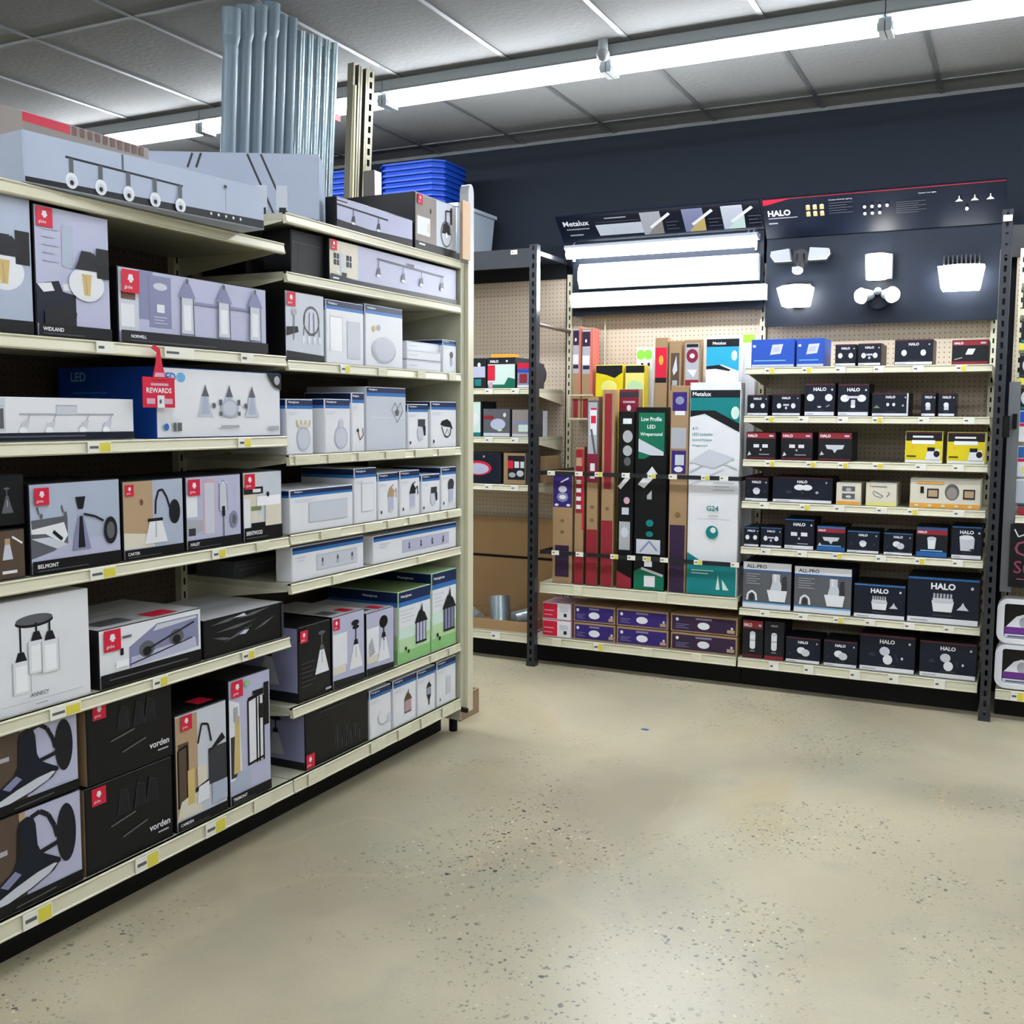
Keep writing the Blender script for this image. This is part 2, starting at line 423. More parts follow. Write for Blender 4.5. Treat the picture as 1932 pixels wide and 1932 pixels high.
def A_belmont(F):
    W = F.W; F.full(0, 1, 'bluegrey'); F.r(.0, .15, W, .34, 'lav'); F.p([(.02, .6), (.5, .62), (.5, .3), (.05, .3)], 'greyd'); F.p([(.02, .5), (.45, .55), (.5, .4), (.4, .28), (.05, .3)], 'offw')
    F.p([(0, .45), (.2, .44), (.45, .3), (.3, .24), (0, .18)], 'greyd'); F.p([(.0, .4), (.25, .4), (.5, .3), (.35, .26)], 'silver'); F.l([(.3, .46), (.42, .36)], .04, 'ink')
    for x in (.1, .42): F.l([(x, .74), (x + .02, .66)], .02, 'greyd'); F.e(x + .05, .64, .02, .03, 'greyd', 8)
    x = .68
    F.p([(x - .07, .82), (x + .07, .82), (x + .035, .68), (x - .035, .68)], 'ink'); F.p([(x - .035, .6), (x + .035, .6), (x + .13, .22), (x - .13, .22)], 'lavd'); F.p([(x - .02, .6), (x + .02, .6), (x + .05, .24), (x - .05, .24)], 'ink')
    F.l([(x + .04, .62), (x + .2, .58), (x + .32, .52)], .025, 'ink'); F.e(W * .87, .4, .1, .16, 'ink', 24); F.e(W * .87, .4, .06, .1, 'greyd', 16)
    strip(F, .15, 'BELMONT'); logo(F, .06, .95, .19)
def A_gooseneck(F):
    W = F.W; F.full(0, 1, 'bluegrey'); F.r(0, .15, W * .48, 1, 'tan'); F.p([(0, .14), (W * .5, .14), (W * .45, .3), (0, .35)], 'cream'); F.e(W * .3, .72, .03, .04, 'brown', 8)
    x = W * .52; pts = [(x, .55), (x + .01, .72), (x + .06, .85), (x + .13, .86), (x + .2, .76), (x + .25, .62), (x + .33, .56)]
    F.l(pts, .03, 'ink'); F.e(W * .84, .56, .1, .16, 'ink', 24)
    F.p([(x - .1, .48), (x + .1, .48), (x + .2, .18), (x - .2, .18)], 'offw'); F.r(x - .14, .46, x + .12, .5, 'ink'); F.l([(x, .45), (x, .25)], .02, 'grey')
    strip(F, .13, 'CARTER'); logo(F, .04, .95, .14)
def A_pinkroom(F):
    W = F.W; F.full(0, 1, 'lav'); F.r(W * .02, .45, W * .2, .75, 'offw'); F.r(W * .3, .2, W * .52, .95, 'pink'); F.r(W * .33, .2, W * .5, .9, 'silver'); F.p([(0, .2), (W * .3, .25), (W * .3, .4), (0, .42)], 'grey'); F.r(W * .04, .2, W * .16, .3, 'dim')
    x = W * .66; F.r(x - .08, .5, x + .08, .9, 'glass'); F.r(x - .07, .5, x + .07, .88, 'silver'); F.l([(x - .08, .5), (x - .07, .86), (x, .92), (x + .07, .86), (x + .08, .5)], .012, 'lavd')
    F.r(x - .03, .42, x + .03, .56, 'ink'); F.l([(x, .42), (x, .14)], .02, 'greyd'); F.e(W * .85, .36, .08, .12, 'lavd'); F.e(W * .85, .36, .04, .07, 'greyd'); strip(F, .14, 'HALEY'); logo(F, .04, .96, .22)
def A_kitchen(F):
    W = F.W; F.full(0, 1, 'silver'); F.r(0, .3, W * .35, .95, 'cream'); F.r(W * .02, .15, W * .18, .62, 'offw'); F.r(W * .2, .28, W * .5, .36, 'cream'); F.r(W * .2, .14, W * .55, .26, 'black'); F.r(W * .2, .44, W * .45, .5, 'olive')
    F.r(W * .02, .68, W * .5, .78, 'ink'); F.r(W * .24, .7, W * .44, .75, 'offw'); F.r(W * .34, .5, W * .95, .64, 'white'); F.r(W * .55, .14, W * .96, .5, 'cream'); F.e(W * .62, .66, .03, .04, 'ink', 8); strip(F, .2, 'BRENTWOOD'); logo(F, .03, .97, .22)
def A_annecy(F):
    W = F.W; F.full(0, 1, 'offw'); F.e(W * .52, .79, W * .16, .05, 'ink', 24); F.e(W * .52, .81, W * .155, .045, 'greyd', 24)
    for x, y in ((W * .4, .52), (W * .53, .68), (W * .64, .66)):
        F.l([(x, .78), (x, y)], .02, 'ink'); F.p([(x - .06, y - .06), (x + .06, y - .06), (x + .03, y + .02), (x - .03, y + .02)], 'ink'); F.r(x - .09, y - .35, x + .09, y - .06, 'glass'); F.r(x - .06, y - .33, x + .06, y - .1, 'white')
        F.l([(x - .09, y - .35), (x - .09, y - .06)], .008, 'grey'); F.l([(x + .09, y - .35), (x + .09, y - .06)], .008, 'grey')
    F.t(W * .46, .125, .035, 'ANNECY', 'greyd'); F.r(W * .22, .09, W * .92, .094, 'grey'); F.r(W * .5, .05, W * .6, .06, 'grey')
def A_fan(F):
    W = F.W; F.full(0, 1, 'offw'); F.p([(.65, .25), (W * .97, .3), (W * .97, .9), (1.3, .9), (.65, .6)], 'lavd'); F.p([(.68, .25), (W * .95, .3), (W * .93, .5), (.7, .42)], 'lav'); F.p([(1.2, .78), (W * .95, .84), (W * .95, .88), (1.3, .88)], 'silver')
    for x, y in ((1.05, .5), (1.75, .58)): F.e(x, y, .18, .14, 'greyd'); F.e(x, y - .04, .1, .08, 'ink')
    F.l([(1.1, .5), (2.2, .78)], .03, 'ink'); F.l([(.66, .3), (W * .9, .5)], .02, 'ink'); F.r(.45, .5, .52, .62, 'ink'); F.r(.35, .3, .62, .42, 'white'); F.r(.5, .78, .7, .82, 'greyd')
    F.full(0, .24, 'black'); F.r(.2, .12, 2, .14, 'greyd'); logo(F, .1, .97, .36)
def A_tape(F):
    W = F.W; F.full(0, 1, 'blackc'); random.seed(4)
    for a, b in (((.2, .82), (1.6, .95)), ((1.2, .84), (2.6, .97)), ((.7, .3), (1.9, .62)), ((1.9, .42), (2.8, .7)), ((.3, .5), (1.1, .36)), ((.4, .62), (2.0, .72))):
        F.p([a, ((a[0] + b[0]) / 2, (a[1] + b[1]) / 2 - .05), b, ((a[0] + b[0]) / 2, (a[1] + b[1]) / 2 + .03)], 'greyd' if random.random() < .5 else 'dim')
    F.p([(1.3, .42), (1.55, .4), (1.7, .5), (1.5, .5)], 'silver'); F.p([(1.1, .9), (1.6, .88), (1.5, .97)], 'silver'); F.r(W - .12, 0, W, .95, 'dim')
def A_barnlamp(F):
    W = F.W; F.full(0, 1, 'lav'); F.r(0, 0, W * .52, 1, 'brownk'); F.p([(0, .1), (W * .2, .1), (W * .12, .9), (0, .8)], 'brown'); F.p([(W * .02, .5), (W * .12, .5), (W * .12, .85), (W * .02, .8)], 'black'); F.r(W * .47, .3, W * .52, 1, 'tan')
    F.r(W * .27, .62, W * .37, .67, 'grey')
    F.l([(W * .56, .9), (W * .64, .93), (W * .71, .86), (W * .76, .72), (W * .78, .6)], .05, 'ink'); F.e(W * .86, .6, W * .085, .31, 'halon', 28); F.e(W * .85, .6, W * .07, .28, 'ink', 28); F.l([(W * .6, .5), (W * .8, .54)], .05, 'ink')
    F.p([(W * .45, .82), (W * .47, .9), (W * .53, .93), (W * .58, .9), (W * .6, .82), (W * .61, .6), (W * .64, .5), (W * .72, .43), (W * .8, .36), (W * .8, .32), (W * .17, .15), (W * .2, .24), (W * .3, .34), (W * .4, .42), (W * .44, .52)], 'halon')
    F.p([(W * .46, .8), (W * .49, .86), (W * .5, .5), (W * .46, .46)], 'ink'); F.p([(W * .3, .32), (W * .42, .42), (W * .47, .36), (W * .36, .27)], 'lavd')
    F.p([(W * .17, .13), (W * .24, .2), (W * .4, .27), (W * .6, .335), (W * .76, .36), (W * .8, .34), (W * .74, .26), (W * .56, .17), (W * .36, .115), (W * .22, .1)], 'ink'); F.p([(W * .19, .13), (W * .27, .19), (W * .42, .255), (W * .6, .315), (W * .74, .335), (W * .77, .32), (W * .7, .25), (W * .54, .18), (W * .36, .13), (W * .23, .115)], 'silver')
    strip(F, .13, None, 'black'); F.l([(.6, .05), (W * .75, .07)], .012, 'greyd'); F.r(0, .78, .06, .92, 'red')
def A_vorden(F):
    W = F.W; F.full(0, 1, 'blackc'); logo(F, .1, .97, .2)
    for x in (.55, .8, .98): F.p([(x - .09, .55), (x + .09, .55), (x + .05, .82), (x - .03, .86)], 'ink'); F.l([(x - .09, .55), (x - .04, .84), (x + .06, .82), (x + .09, .55)], .008, 'dim')
    F.l([(.35, .46), (.72, .52)], .02, 'greyd'); F.l([(.52, .28), (.9, .36)], .02, 'greyd'); F.t(W * .7, .19, .085, 'vorden', 'offw'); F.r(W * .8, .13, W * .93, .15, 'grey')
def A_street(F):
    W = F.W; F.full(0, 1, 'silver'); F.r(0, .1, W * .42, .98, 'tan'); F.r(W * .05, .2, W * .25, .75, 'brownk'); F.l([(W * .05, .2), (W * .05, .7), (W * .22, .72), (W * .22, .2)], .02, 'black'); F.p([(0, .1), (W * .5, .1), (W * .4, .3), (W * .1, .25)], 'cream'); F.r(W * .22, .2, W * .35, .5, 'amber')
    F.r(W * .62, .3, W * .98, .62, 'dim'); F.p([(W * .6, .58), (W * .9, .72), (W * .96, .66)], 'ink'); F.l([(W * .42, .7), (W * .5, .86), (W * .62, .84), (W * .68, .68)], .02, 'ink')
    F.r(W * .4, .32, W * .58, .5, 'cream'); F.p([(W * .36, .32), (W * .62, .36), (W * .62, .33), (W * .36, .28)], 'ink'); F.p([(W * .38, .18), (W * .62, .18), (W * .62, .34), (W * .42, .32)], 'glass'); F.r(W * .68, .12, W * .98, .3, 'bluegrey')
    strip(F, .09, 'CAMDEN'); logo(F, W * .1, .985, .13)
def A_tallframe(F):
    W = F.W; F.full(0, 1, 'lav'); F.p([(0, .2), (W * .3, .2), (W * .25, .8), (0, .85)], 'glass'); F.r(W * .04, .22, W * .22, .55, 'dim'); F.p([(W * .1, .25), (W * .15, .7), (W * .25, .7), (W * .25, .25)], 'amber'); F.p([(0, .1), (W * .5, .1), (W * .5, .24), (W * .2, .26)], 'bluegrey')
    x0, x1 = W * .45, W * .82
    F.r(x0, .28, x1, .8, 'offw')
    for x in (x0, x0 + .1, x1 - .05, x1): F.l([(x, .27), (x, .8)], .018, 'black')
    F.l([(x0, .28), (x1, .3)], .02, 'black'); F.l([(x0, .8), (x1, .83)], .03, 'black'); F.r(x1 - .13, .83, x1, .86, 'black'); F.r(W * .83, .55, W * .95, .9, 'black'); F.r(x0 + .12, .62, x0 + .17, .74, 'black'); F.r(W * .12, .66, W * .2, .78, 'grey')
    F.e(W * .42, .94, .03, .025, 'gm', 8); strip(F, .085, 'TREMONT'); logo(F, W * .06, .985, .13)
def A_track2(F):
    W = F.W; F.full(0, 1, 'lav'); F.p([(0, 0), (W, 0), (W, .3), (W * .4, .22), (0, .28)], 'ink'); F.l([(0, .75), (W * .65, .72)], .06, 'ink'); F.r(0, .86, .6, .9, 'ink')
    for x in (W * .2, W * .52): p_spot(F, x, .45, .32, 'dim')
def A_wirecage(F):
    W = F.W; F.full(0, 1, 'silver'); F.r(0, .15, W * .5, .98, 'taupe'); F.r(W * .05, .28, W * .35, .6, 'offw'); F.e(W * .36, .74, .03, .05, 'ink', 8); F.r(W * .28, .35, W * .34, .5, 'cream')
    x, y = W * .74, .42; F.e(x, y, .2, .24, 'greyd', 28); F.e(x, y, .175, .21, 'silver', 28); F.p([(x - .17, y), (x + .17, y), (x + .12, y + .16), (x, y + .22), (x - .12, y + .16)], 'ink'); F.e(x, y - .02, .04, .05, 'white', 10)
    F.l([(x - .02, .64), (x - .02, .84), (x + .16, .86)], .03, 'ink'); F.r(x + .15, .62, x + .21, .92, 'ink')
    strip(F, .16, None); F.r(W * .08, .1, W * .22, .13, 'offw'); logo(F, W * .05, .98, .17)
def A_track4(F):
    W = F.W; F.full(0, 1, 'lav'); F.r(0, .15, 1.2, 1, 'cream')
    for x in (.3, .82): F.r(x - .12, .4, x + .1, .68, 'ink'); F.l([(x - .12, .54), (x + .1, .54)], .02, 'silver'); F.l([(x, .4), (x, .68)], .02, 'silver')
    F.r(.45, .2, .62, .7, 'silver'); F.e(.35, .24, .1, .03, 'offw'); F.r(.5, .15, .7, .25, 'ink')
    F.l([(W * .33, .78), (W * .88, .72)], .045, 'greyd'); F.r(W * .56, .73, W * .62, .85, 'greyd')
    for x in (W * .34, W * .53, W * .68, W * .86): p_spot(F, x, .5, .26, 'greyd')
    F.p([(0, 0), (W, 0), (W, .14), (1, .12), (0, .18)], 'ink'); F.r(.1, .06, .35, .1, 'offw'); logo(F, .03, .98, .24)
def A_blackplain(F):
    W = F.W; F.full(0, 1, 'blackc'); F.full(.72, .74, 'dim'); F.r(W * .2, .2, W * .8, .6, 'black')
def A_chand(F):
    W = F.W; F.full(0, 1, 'silver'); F.e(W * .66, .6, .2, .22, 'greyd', 24); F.e(W * .66, .6, .17, .18, 'silver', 24)
    for d in (-.15, -.05, .05, .15): F.l([(W * .66 + d, .72), (W * .66 + d * 1.3, .35)], .02, 'greyd'); F.e(W * .66 + d * 1.3, .32, .035, .06, 'glass', 10)
    F.p([(.02, .35), (.3, .42), (.28, .5), (.02, .48)], 'ink'); F.l([(.18, .3), (.2, .7)], .02, 'greyd'); F.e(.2, .7, .06, .05, 'grey'); F.p([(0, 0), (W, 0), (W, .1), (0, .14)], 'ink'); logo(F, .03, .98, .2)
def A_gloss1(F):
    W = F.W; F.full(0, 1, 'offw'); F.full(.9, 1, 'navy'); F.full(.85, .9, 'blue'); F.t(W * .05, .92, .04, 'Westinghouse', 'white', maxw=W * .4)
    F.r(W * .1, .2, W * .42, .74, 'white'); F.l([(W * .1, .74), (W * .42, .74), (W * .42, .2)], .01, 'grey'); F.r(W * .55, .1, W * .9, .7, 'silver'); F.e(W * .72, .15, W * .16, .05, 'glassg')
def A_gloss2(F):
    W = F.W; F.full(0, 1, 'offw'); F.full(.9, 1, 'navy'); F.full(.85, .9, 'blue'); F.t(W * .05, .92, .04, 'Westinghouse', 'white', maxw=W * .4)
    F.e(W * .48, .28, W * .32, .22, 'grey', 28); F.e(W * .48, .3, W * .3, .2, 'silver', 28); F.e(W * .22, .62, .05, .05, 'amber', 10); F.e(W * .34, .64, .05, .05, 'grey', 10); F.e(W * .48, .28, W * .26, .17, 'glassg', 28)
def A_flat(F):
    W = F.W; F.full(0, 1, 'offw'); F.full(0, .08, 'pink'); F.r(W * .06, .4, W * .3, .52, 'silver'); F.full(.86, 1, 'bluegrey')
def west_base(F, bg='offw', hd=.12):
    W = F.W; F.full(0, 1, bg); F.full(1 - hd, 1, 'navy'); F.full(1 - hd - .055, 1 - hd, 'blue')
    F.t(W * .06, 1 - hd * .72, hd * .42, 'Westinghouse', 'white', maxw=W * .5); F.lines(W * .06, 1 - hd - .13, W * .35, 2, 'silver', .035)
def A_west(F, m='egg'):
    bg = 'offw'; west_base(F, bg); W = F.W; x = W * .62
    if m in ('crown', 'egg'):
        F.e(x, .28, W * .26, .22, 'lav', 24); F.e(x, .28, W * .22, .18, 'silver', 24)
        if m == 'crown':
            for d in (-.16, -.06, .05, .15): F.l([(x + d, .5), (x + d * 1.3, .62)], .04, 'amber')
            F.r(x - .14, .49, x + .14, .54, 'cream')
        else: F.e(x, .55, W * .1, .08, 'silver', 16)
    elif m == 'hooks':
        for d in (-.06, .08): F.l([(x + d, .4), (x + d + .02, .28), (x, .2)], .02, 'brown')
        F.r(x - .1, .34, x - .04, .38, 'ink')
    elif m in ('blk', 'fanblk'):
        if m == 'blk':
            F.r(x - .12, .5, x + .18, .66, 'dim'); F.p([(x + .08, .5), (x + .2, .5), (x + .2, .3), (x + .14, .28)], 'black'); F.p([(x - .14, .48), (x + .05, .48), (x + .1, .2), (x - .06, .16), (x - .16, .3)], 'glassg')
        else:
            F.p([(x - .3, .5), (x - .22, .58), (x, .62), (x + .15, .56), (x + .26, .4), (x + .15, .44), (x - .1, .46)], 'black'); F.l([(x - .24, .46), (x - .12, .26), (x + .02, .22), (x + .14, .28), (x + .18, .44)], .03, 'ink'); F.l([(x - .1, .26), (x, .4), (x + .1, .28)], .015, 'greyd')
        F.e(W * .1, .14, .03, .04, 'ink', 8)
    elif m in ('rect', 'recto'):
        c = 'silver' if m == 'rect' else 'offw'
        x0, x1 = (W * .28, W * .9) if m == 'rect' else (W * .3, W * .85)
        y1 = .68 if m == 'rect' else .72
        F.r(x0, .2, x1, y1, 'grey'); F.r(x0 + .008, .208, x1 - .008, y1 - .008, c)
    elif m in ('jarw', 'jarb', 'jard'):
        c = {'jarw': 'tan', 'jarb': 'ink', 'jard': 'ink'}[m]
        F.r(x - .1, .18, x + .1, .5, 'lav'); F.e(x, .18, .1, .03, 'silver'); F.p([(x - .14, .48), (x + .12, .48), (x + .1, .62), (x, .72), (x - .08, .62)], c)
        if m != 'jard': F.l([(x + .08, .55), (x + .2, .64), (x + .22, .45)], .03, c); F.l([(x - .02, .66), (x + .1, .74)], .03, c)
        else: F.e(x, .6, .14, .12, 'dim')
        F.e(W * .14, .16, .025, .04, 'ink', 8)
    elif m == 'hookw':
        F.l([(x - .2, .4), (x - .16, .26), (x - .02, .2), (x + .2, .24)], .03, 'grey'); F.e(x + .22, .3, .08, .1, 'silver'); F.l([(x - .2, .4), (x - .1, .52)], .02, 'silver')
    elif m == 'lanb': p_lantern(F, x, .4, .38, 'brownk', 'pink')
    elif m == 'lans':
        p_lantern(F, x, .5, .26, 'black', 'bluegrey'); F.l([(x, .38), (x, .16)], .04, 'ink'); F.p([(x - .08, .38), (x + .08, .38), (x, .22)], 'ink')
    elif m == 'sp': F.e(x, .55, .1, .1, 'greyd'); F.r(x - .06, .2, x + .06, .45, 'lav')
    elif m == 'pale': F.r(x - .12, .2, x + .08, .6, 'silver'); F.e(W * .15, .14, .025, .04, 'greyd', 8)
def A_westg(F, m='diamond'):
    west_base(F, 'silver', .09); W = F.W; x, y = W * .76, .62
    F.l([(x - .16, y + .02), (x - .06, y + .14), (x + .02, y + .04), (x + .1, y + .14), (x + .17, y), (x, y - .18), (x - .16, y + .02)], .012, 'greyd'); F.l([(x - .16, y), (x + .17, y)], .01, 'grey'); F.e(x, y - .02, .05, .06, 'greyd', 8); F.r(W * .1, .52, W * .9, .523, 'white')
def A_west3(F, n=3):
    W = F.W; F.full(0, 1, 'offw'); F.full(.88, 1, 'navy'); F.full(.78, .88, 'blue'); F.r(W * .32, .2, W * .9, .66, 'grey'); F.r(W * .32 + .01, .215, W * .9 - .01, .645, 'silver' if n == 3 else 'lav')
    for i in range(n):
        x = W * (.4 + .42 * i / (n - 1)); F.e(x, .48, .05, .08, 'greyd', 10); F.e(x, .36, .07, .06, 'greyd' if n == 4 else 'grey', 10)
    F.lines(W * .06, .66, W * .12, 2, 'silver', .1, .03)
def A_darkcone(F):
    W = F.W; F.full(0, 1, 'blackc'); F.p([(W * .7, .36), (W * .8, .36), (W * .97, 0.1), (W * .55, .1)], 'ink'); p_cone(F, W * .72, .48, .34, 'greyd', 'glass'); F.lines(.06, .5, .3, 6, 'dim', .06, .02); logo(F, .03, .95, .16); F.r(W * .8, .06, W * .98, .09, 'grey')
def A_whitecone(F, v=0):
    W = F.W; F.full(0, 1, 'lav'); F.r(.02, .3, W * .45, .75, 'offw'); F.p([(0, .2), (W * .4, .2), (W * .4, .32), (0, .3)], 'cream')
    if v == 0: p_cone(F, W * .72, .38, .36, 'ink', 'offw'); F.e(W * .7, .84, .09, .04, 'ink'); logo(F, .02, .96, .15)
    else: F.e(W * .62, .8, .12, .1, 'black'); p_cone(F, W * .62, .38, .4, 'ink', 'offw', False); F.l([(W * .62, .75), (W * .62, .5)], .03, 'ink'); F.p([(W * .1, .3), (W * .3, .35), (W * .2, .6), (W * .1, .5)], 'grey')
    F.p([(0, 0), (W, 0), (W, .1), (0, .13)], 'ink')
def A_greenlan(F, b=0):
    W = F.W; F.full(0, .16, 'gm'); F.full(.16, .34, 'gl'); F.full(.34, .5, 'mint'); F.full(.5, 1, 'offw'); F.full(.85, 1, 'navy'); F.full(.79, .85, 'blue'); F.t(W * .06, .9, .045, 'Westinghouse', 'white', maxw=W * .6); F.lines(W * .08, .72, W * .4, 4, 'silver', .05)
    p_lantern(F, W * .68, .42, .42, 'ink', 'lav' if not b else 'lavd'); F.e(W * .2, .2, .025, .03, 'ink', 8); F.e(W * .28, .15, .025, .03, 'ink', 8)
def A_darkwide(F):
    W = F.W; F.full(0, 1, 'blackc'); random.seed(2)
    for i in range(12):
        x = W * (.45 + .036 * i); h = random.uniform(.15, .45); F.l([(x, .12), (x, .12 + h)], .01, 'greyd' if i % 2 else 'dim')
    for x in (.9, 1.15, 1.35): F.l([(x, .1), (x + .05, .5), (x + .1, .1)], .01, 'dim')
    logo(F, .0, .26, .24); F.r(W * .2, .9, W * .6, .93, 'dim')
def A_halo(F, m='twin', top=1, big=0):
    W = F.W; ft = {1: 'halon', 2: 'ink', 4: 'ink', 5: 'ink'}.get(top, 'halon'); F.full(0, 1, ft)
    cx = W / 2
    if top == 2: F.full(.78, 1, 'redd'); F.t(W * .06, .82, .1, 'HALO', 'white', maxw=W * .4); F.r(W * .78, .84, W * .92, .9, 'silver'); F.full(0, .09, 'darkred')
    elif top == 4: F.full(.9, 1, 'halob'); F.full(.74, .9, 'redd'); F.t(W * .06, .78, .08, 'HALO', 'white', maxw=W * .5); F.full(0, .18, 'halob'); F.r(W * .15, .2, W * .85, .24, 'sky')
    elif top == 5: F.full(0, .1, 'redd'); F.t(cx, .86, .05, 'HALO', 'grey', al='c')
    else:
        F.full(.945, 1, {0: 'darkred', 1: 'darkred', 3: 'blue'}[top]); F.t(cx, .74 if big else .76, .14 if big else .11, 'HALO', 'white', maxw=W * .5, al='c')
        F.e(W * .9, .8, .03, .035, 'silver', 8); F.full(0, .13, 'offw'); F.r(W * .06, .05, W * .3, .08, 'grey'); F.r(cx - W * .14, .17, cx + W * .14, .21, 'dim')
    w = 'offw'
    if m == 'twin': F.e(cx - W * .25, .48, .1, .12, w); F.e(cx + W * .25, .48, .1, .12, w)
    elif m == 'triple': F.e(cx - W * .25, .46, .1, .12, w); F.e(cx + W * .25, .46, .1, .12, w); F.r(cx - .13, .46, cx + .13, .54, 'silver'); F.e(cx, .36, .05, .06, 'silver')
    elif m == 'twinlow': F.e(cx - W * .3, .56, .11, .11, w); F.e(cx + W * .3, .56, .11, .11, w); F.e(cx, .28, .06, .03, 'silver'); F.l([(cx + .2, .28), (cx + .3, .34)], .03, 'grey')
    elif m == 'triplebig': F.e(cx - W * .27, .55, .13, .11, w); F.e(cx + W * .27, .55, .13, .11, w); F.r(cx - .2, .55, cx + .2, .62, 'silver'); F.r(cx - .06, .3, cx + .06, .5, 'silver'); F.e(cx, .3, .07, .05, w)
    elif m == 'wide': F.e(cx - .1, .5, .06, .07, w); F.e(cx + .14, .5, .06, .07, w); F.p([(.06, .35), (.2, .48), (.34, .35)], 'olive'); F.r(W * .94, .1, W, .98, 'silver'); F.e(W * .84, .46, .04, .05, 'grey')
    elif m == 'slim': F.r(cx - .1, .28, cx + .08, .46, 'silver'); F.e(cx - .02, .5, .1, .1, w)
    elif m == 'bars': F.r(cx - .26, .44, cx - .06, .56, w); F.r(cx + .06, .44, cx + .26, .56, w); F.e(cx, .36, .03, .04, 'silver', 8); F.p([(.06, .14), (.12, .3), (.2, .18)], 'silver') if top == 2 else 0; F.r(W * .45, .18, W * .8, .21, 'grey')
    elif m == 'tri': F.p([(cx - .32, .56), (cx + .32, .56), (cx + .26, .42), (cx + .08, .4), (cx, .28), (cx - .08, .4), (cx - .26, .42)], 'silver'); F.p([(.06, .2), (.12, .34), (.2, .22)], 'silver')
    elif m == 'panel': F.p([(cx - .18, .4), (cx + .1, .4), (cx + .2, .64), (cx - .08, .64)], w); F.l([(.1, .2), (.4, .28)], .04, 'grey'); F.full(0, .12, 'redd')
    elif m == 'dome': F.p([(cx - .16, .5), (cx + .16, .5), (cx + .12, .34), (cx, .28), (cx - .12, .34)], w); F.e(cx, .52, .12, .06, 'silver'); F.e(W * .15, .42, .05, .05, 'dim'); F.e(W * .85, .42, .05, .05, 'dim')
    elif m == 'domeb': F.e(cx - .06, .5, .16, .13, w); F.e(cx + .1, .42, .16, .14, 'silver'); F.e(W * .12, .36, .04, .05, 'dim')
    elif m == 'oval': F.e(cx - .1, .6, .2, .11, w); F.e(cx + .18, .6, .2, .11, w); F.e(cx - W * .22, .42, .12, .06, 'dim'); F.e(cx + W * .25, .42, .06, .05, 'grey'); F.r(cx - .03, .34, cx + .05, .46, 'dim')
    elif m == 'cup': F.p([(cx - .13, .6), (cx + .13, .6), (cx + .1, .28), (cx - .1, .28)], w); F.e(cx, .62, .14, .06, 'silver')
    elif m == 'cupbig': F.p([(cx - .2, .68), (cx + .22, .64), (cx + .2, .26), (cx - .16, .26)], 'silver'); F.e(cx, .66, .2, .07, w); F.p([(cx + .06, .3), (cx + .2, .34), (cx + .2, .24)], 'ink')
    elif m == 'area':
        F.p([(cx - .22, .5), (cx + .22, .5), (cx + .18, .27), (cx - .18, .27)], w)
        for i in range(6): F.r(cx - .19 + .066 * i, .5, cx - .15 + .066 * i, .66, 'grey')
        F.r(cx - .2, .48, cx + .2, .56, 'silver'); x = cx + W * .28; F.p([(x - .12, .33), (x + .12, .33), (x + .04, .42), (x, .5), (x - .04, .42)], 'silver')
    elif m == 'can': F.r(cx - .07, .3, cx + .07, .66, w); F.e(cx, .66, .07, .05, 'silver'); F.e(cx, .3, .07, .06, w); F.r(cx - .07, .46, cx + .07, .49, 'grey'); F.r(cx - .06, .18, cx + .06, .2, 'grey')
    elif m == 'snow': F.e(cx - .06, .56, .13, .12, 'silver'); F.e(cx + .02, .34, .12, .13, w); F.p([(W * .15, .42), (W * .22, .52), (W * .3, .42)], 'dim'); F.l([(cx + .22, .5), (cx + .26, .32)], .03, 'dim'); F.e(cx + .38, .4, .03, .04, 'silver', 8)
def A_bluebox(F, side=0):
    W = F.W; F.full(0, 1, 'bluebox'); F.full(0, .1, 'silver'); x, y = W * .58, .6
    F.p([(x - .22, y - .16), (x + .16, y - .12), (x + .24, y + .22), (x - .14, y + .2)], 'silver'); F.p([(x - .14, y - .06), (x + .1, y - .04), (x + .14, y + .12), (x - .1, y + .12)], 'lav')
    F.r(.06, .72, .16, .8, 'offw'); F.r(.1, .22, W * .8, .26, 'sky')
def A_yellowcam(F):
    W = F.W; F.full(0, 1, 'yellow'); F.full(.7, 1, 'ink'); F.full(.93, 1, 'darkred'); F.full(0, .1, 'offw'); F.r(W * .2, .8, W * .75, .86, 'offw'); F.r(W * .18, .6, W * .8, .72, 'white'); F.r(W * .05, .2, W * .3, .24, 'ink')
    F.p([(W * .55, .12), (W * .95, .12), (W * .92, .45), (W * .6, .4)], 'offw'); F.e(W * .85, .3, .09, .1, 'ink'); F.r(W * .6, .38, W * .8, .5, 'ink'); F.e(W * .2, .5, .04, .05, 'orange', 8)
def A_orangec(F, m=0):
    W = F.W; F.full(0, 1, 'cream'); F.full(0, .17, 'orange' if m != 1 else 'yellowp'); F.full(.95, 1, 'grey')
    if m == 0: F.r(W * .24, .62, W * .76, .84, 'greyd'); F.e(W / 2, .7, .12, .08, 'grey'); F.r(W * .24, .28, W * .76, .52, 'greyd'); F.e(W / 2, .38, .12, .06, 'silver')
    elif m == 1: F.l([(W * .22, .58), (W * .3, .44), (W * .5, .36), (W * .56, .44), (W * .4, .56), (W * .24, .64)], .03, 'greyd'); F.l([(W * .68, .42), (W * .78, .54), (W * .72, .62)], .03, 'greyd'); F.r(W * .2, .82, W * .7, .85, 'greyd'); F.e(W * .15, .86, .04, .04, 'orange', 8)
    else:
        F.e(W * .6, .56, .22, .27, 'greyd', 24); F.e(W * .6, .52, .16, .2, 'taupe', 20)
        for x in (W * .33, W * .84): F.r(x - .18, .34, x + .18, .66, 'ink'); F.r(x - .14, .39, x + .14, .61, 'tan')
        F.r(W * .15, .5, W * .2, .72, 'black'); F.r(W * .1, .82, W * .48, .88, 'orange')
        for i in range(5): F.e(W * (.1 + .19 * i), .1, .07, .04, 'cream', 10)
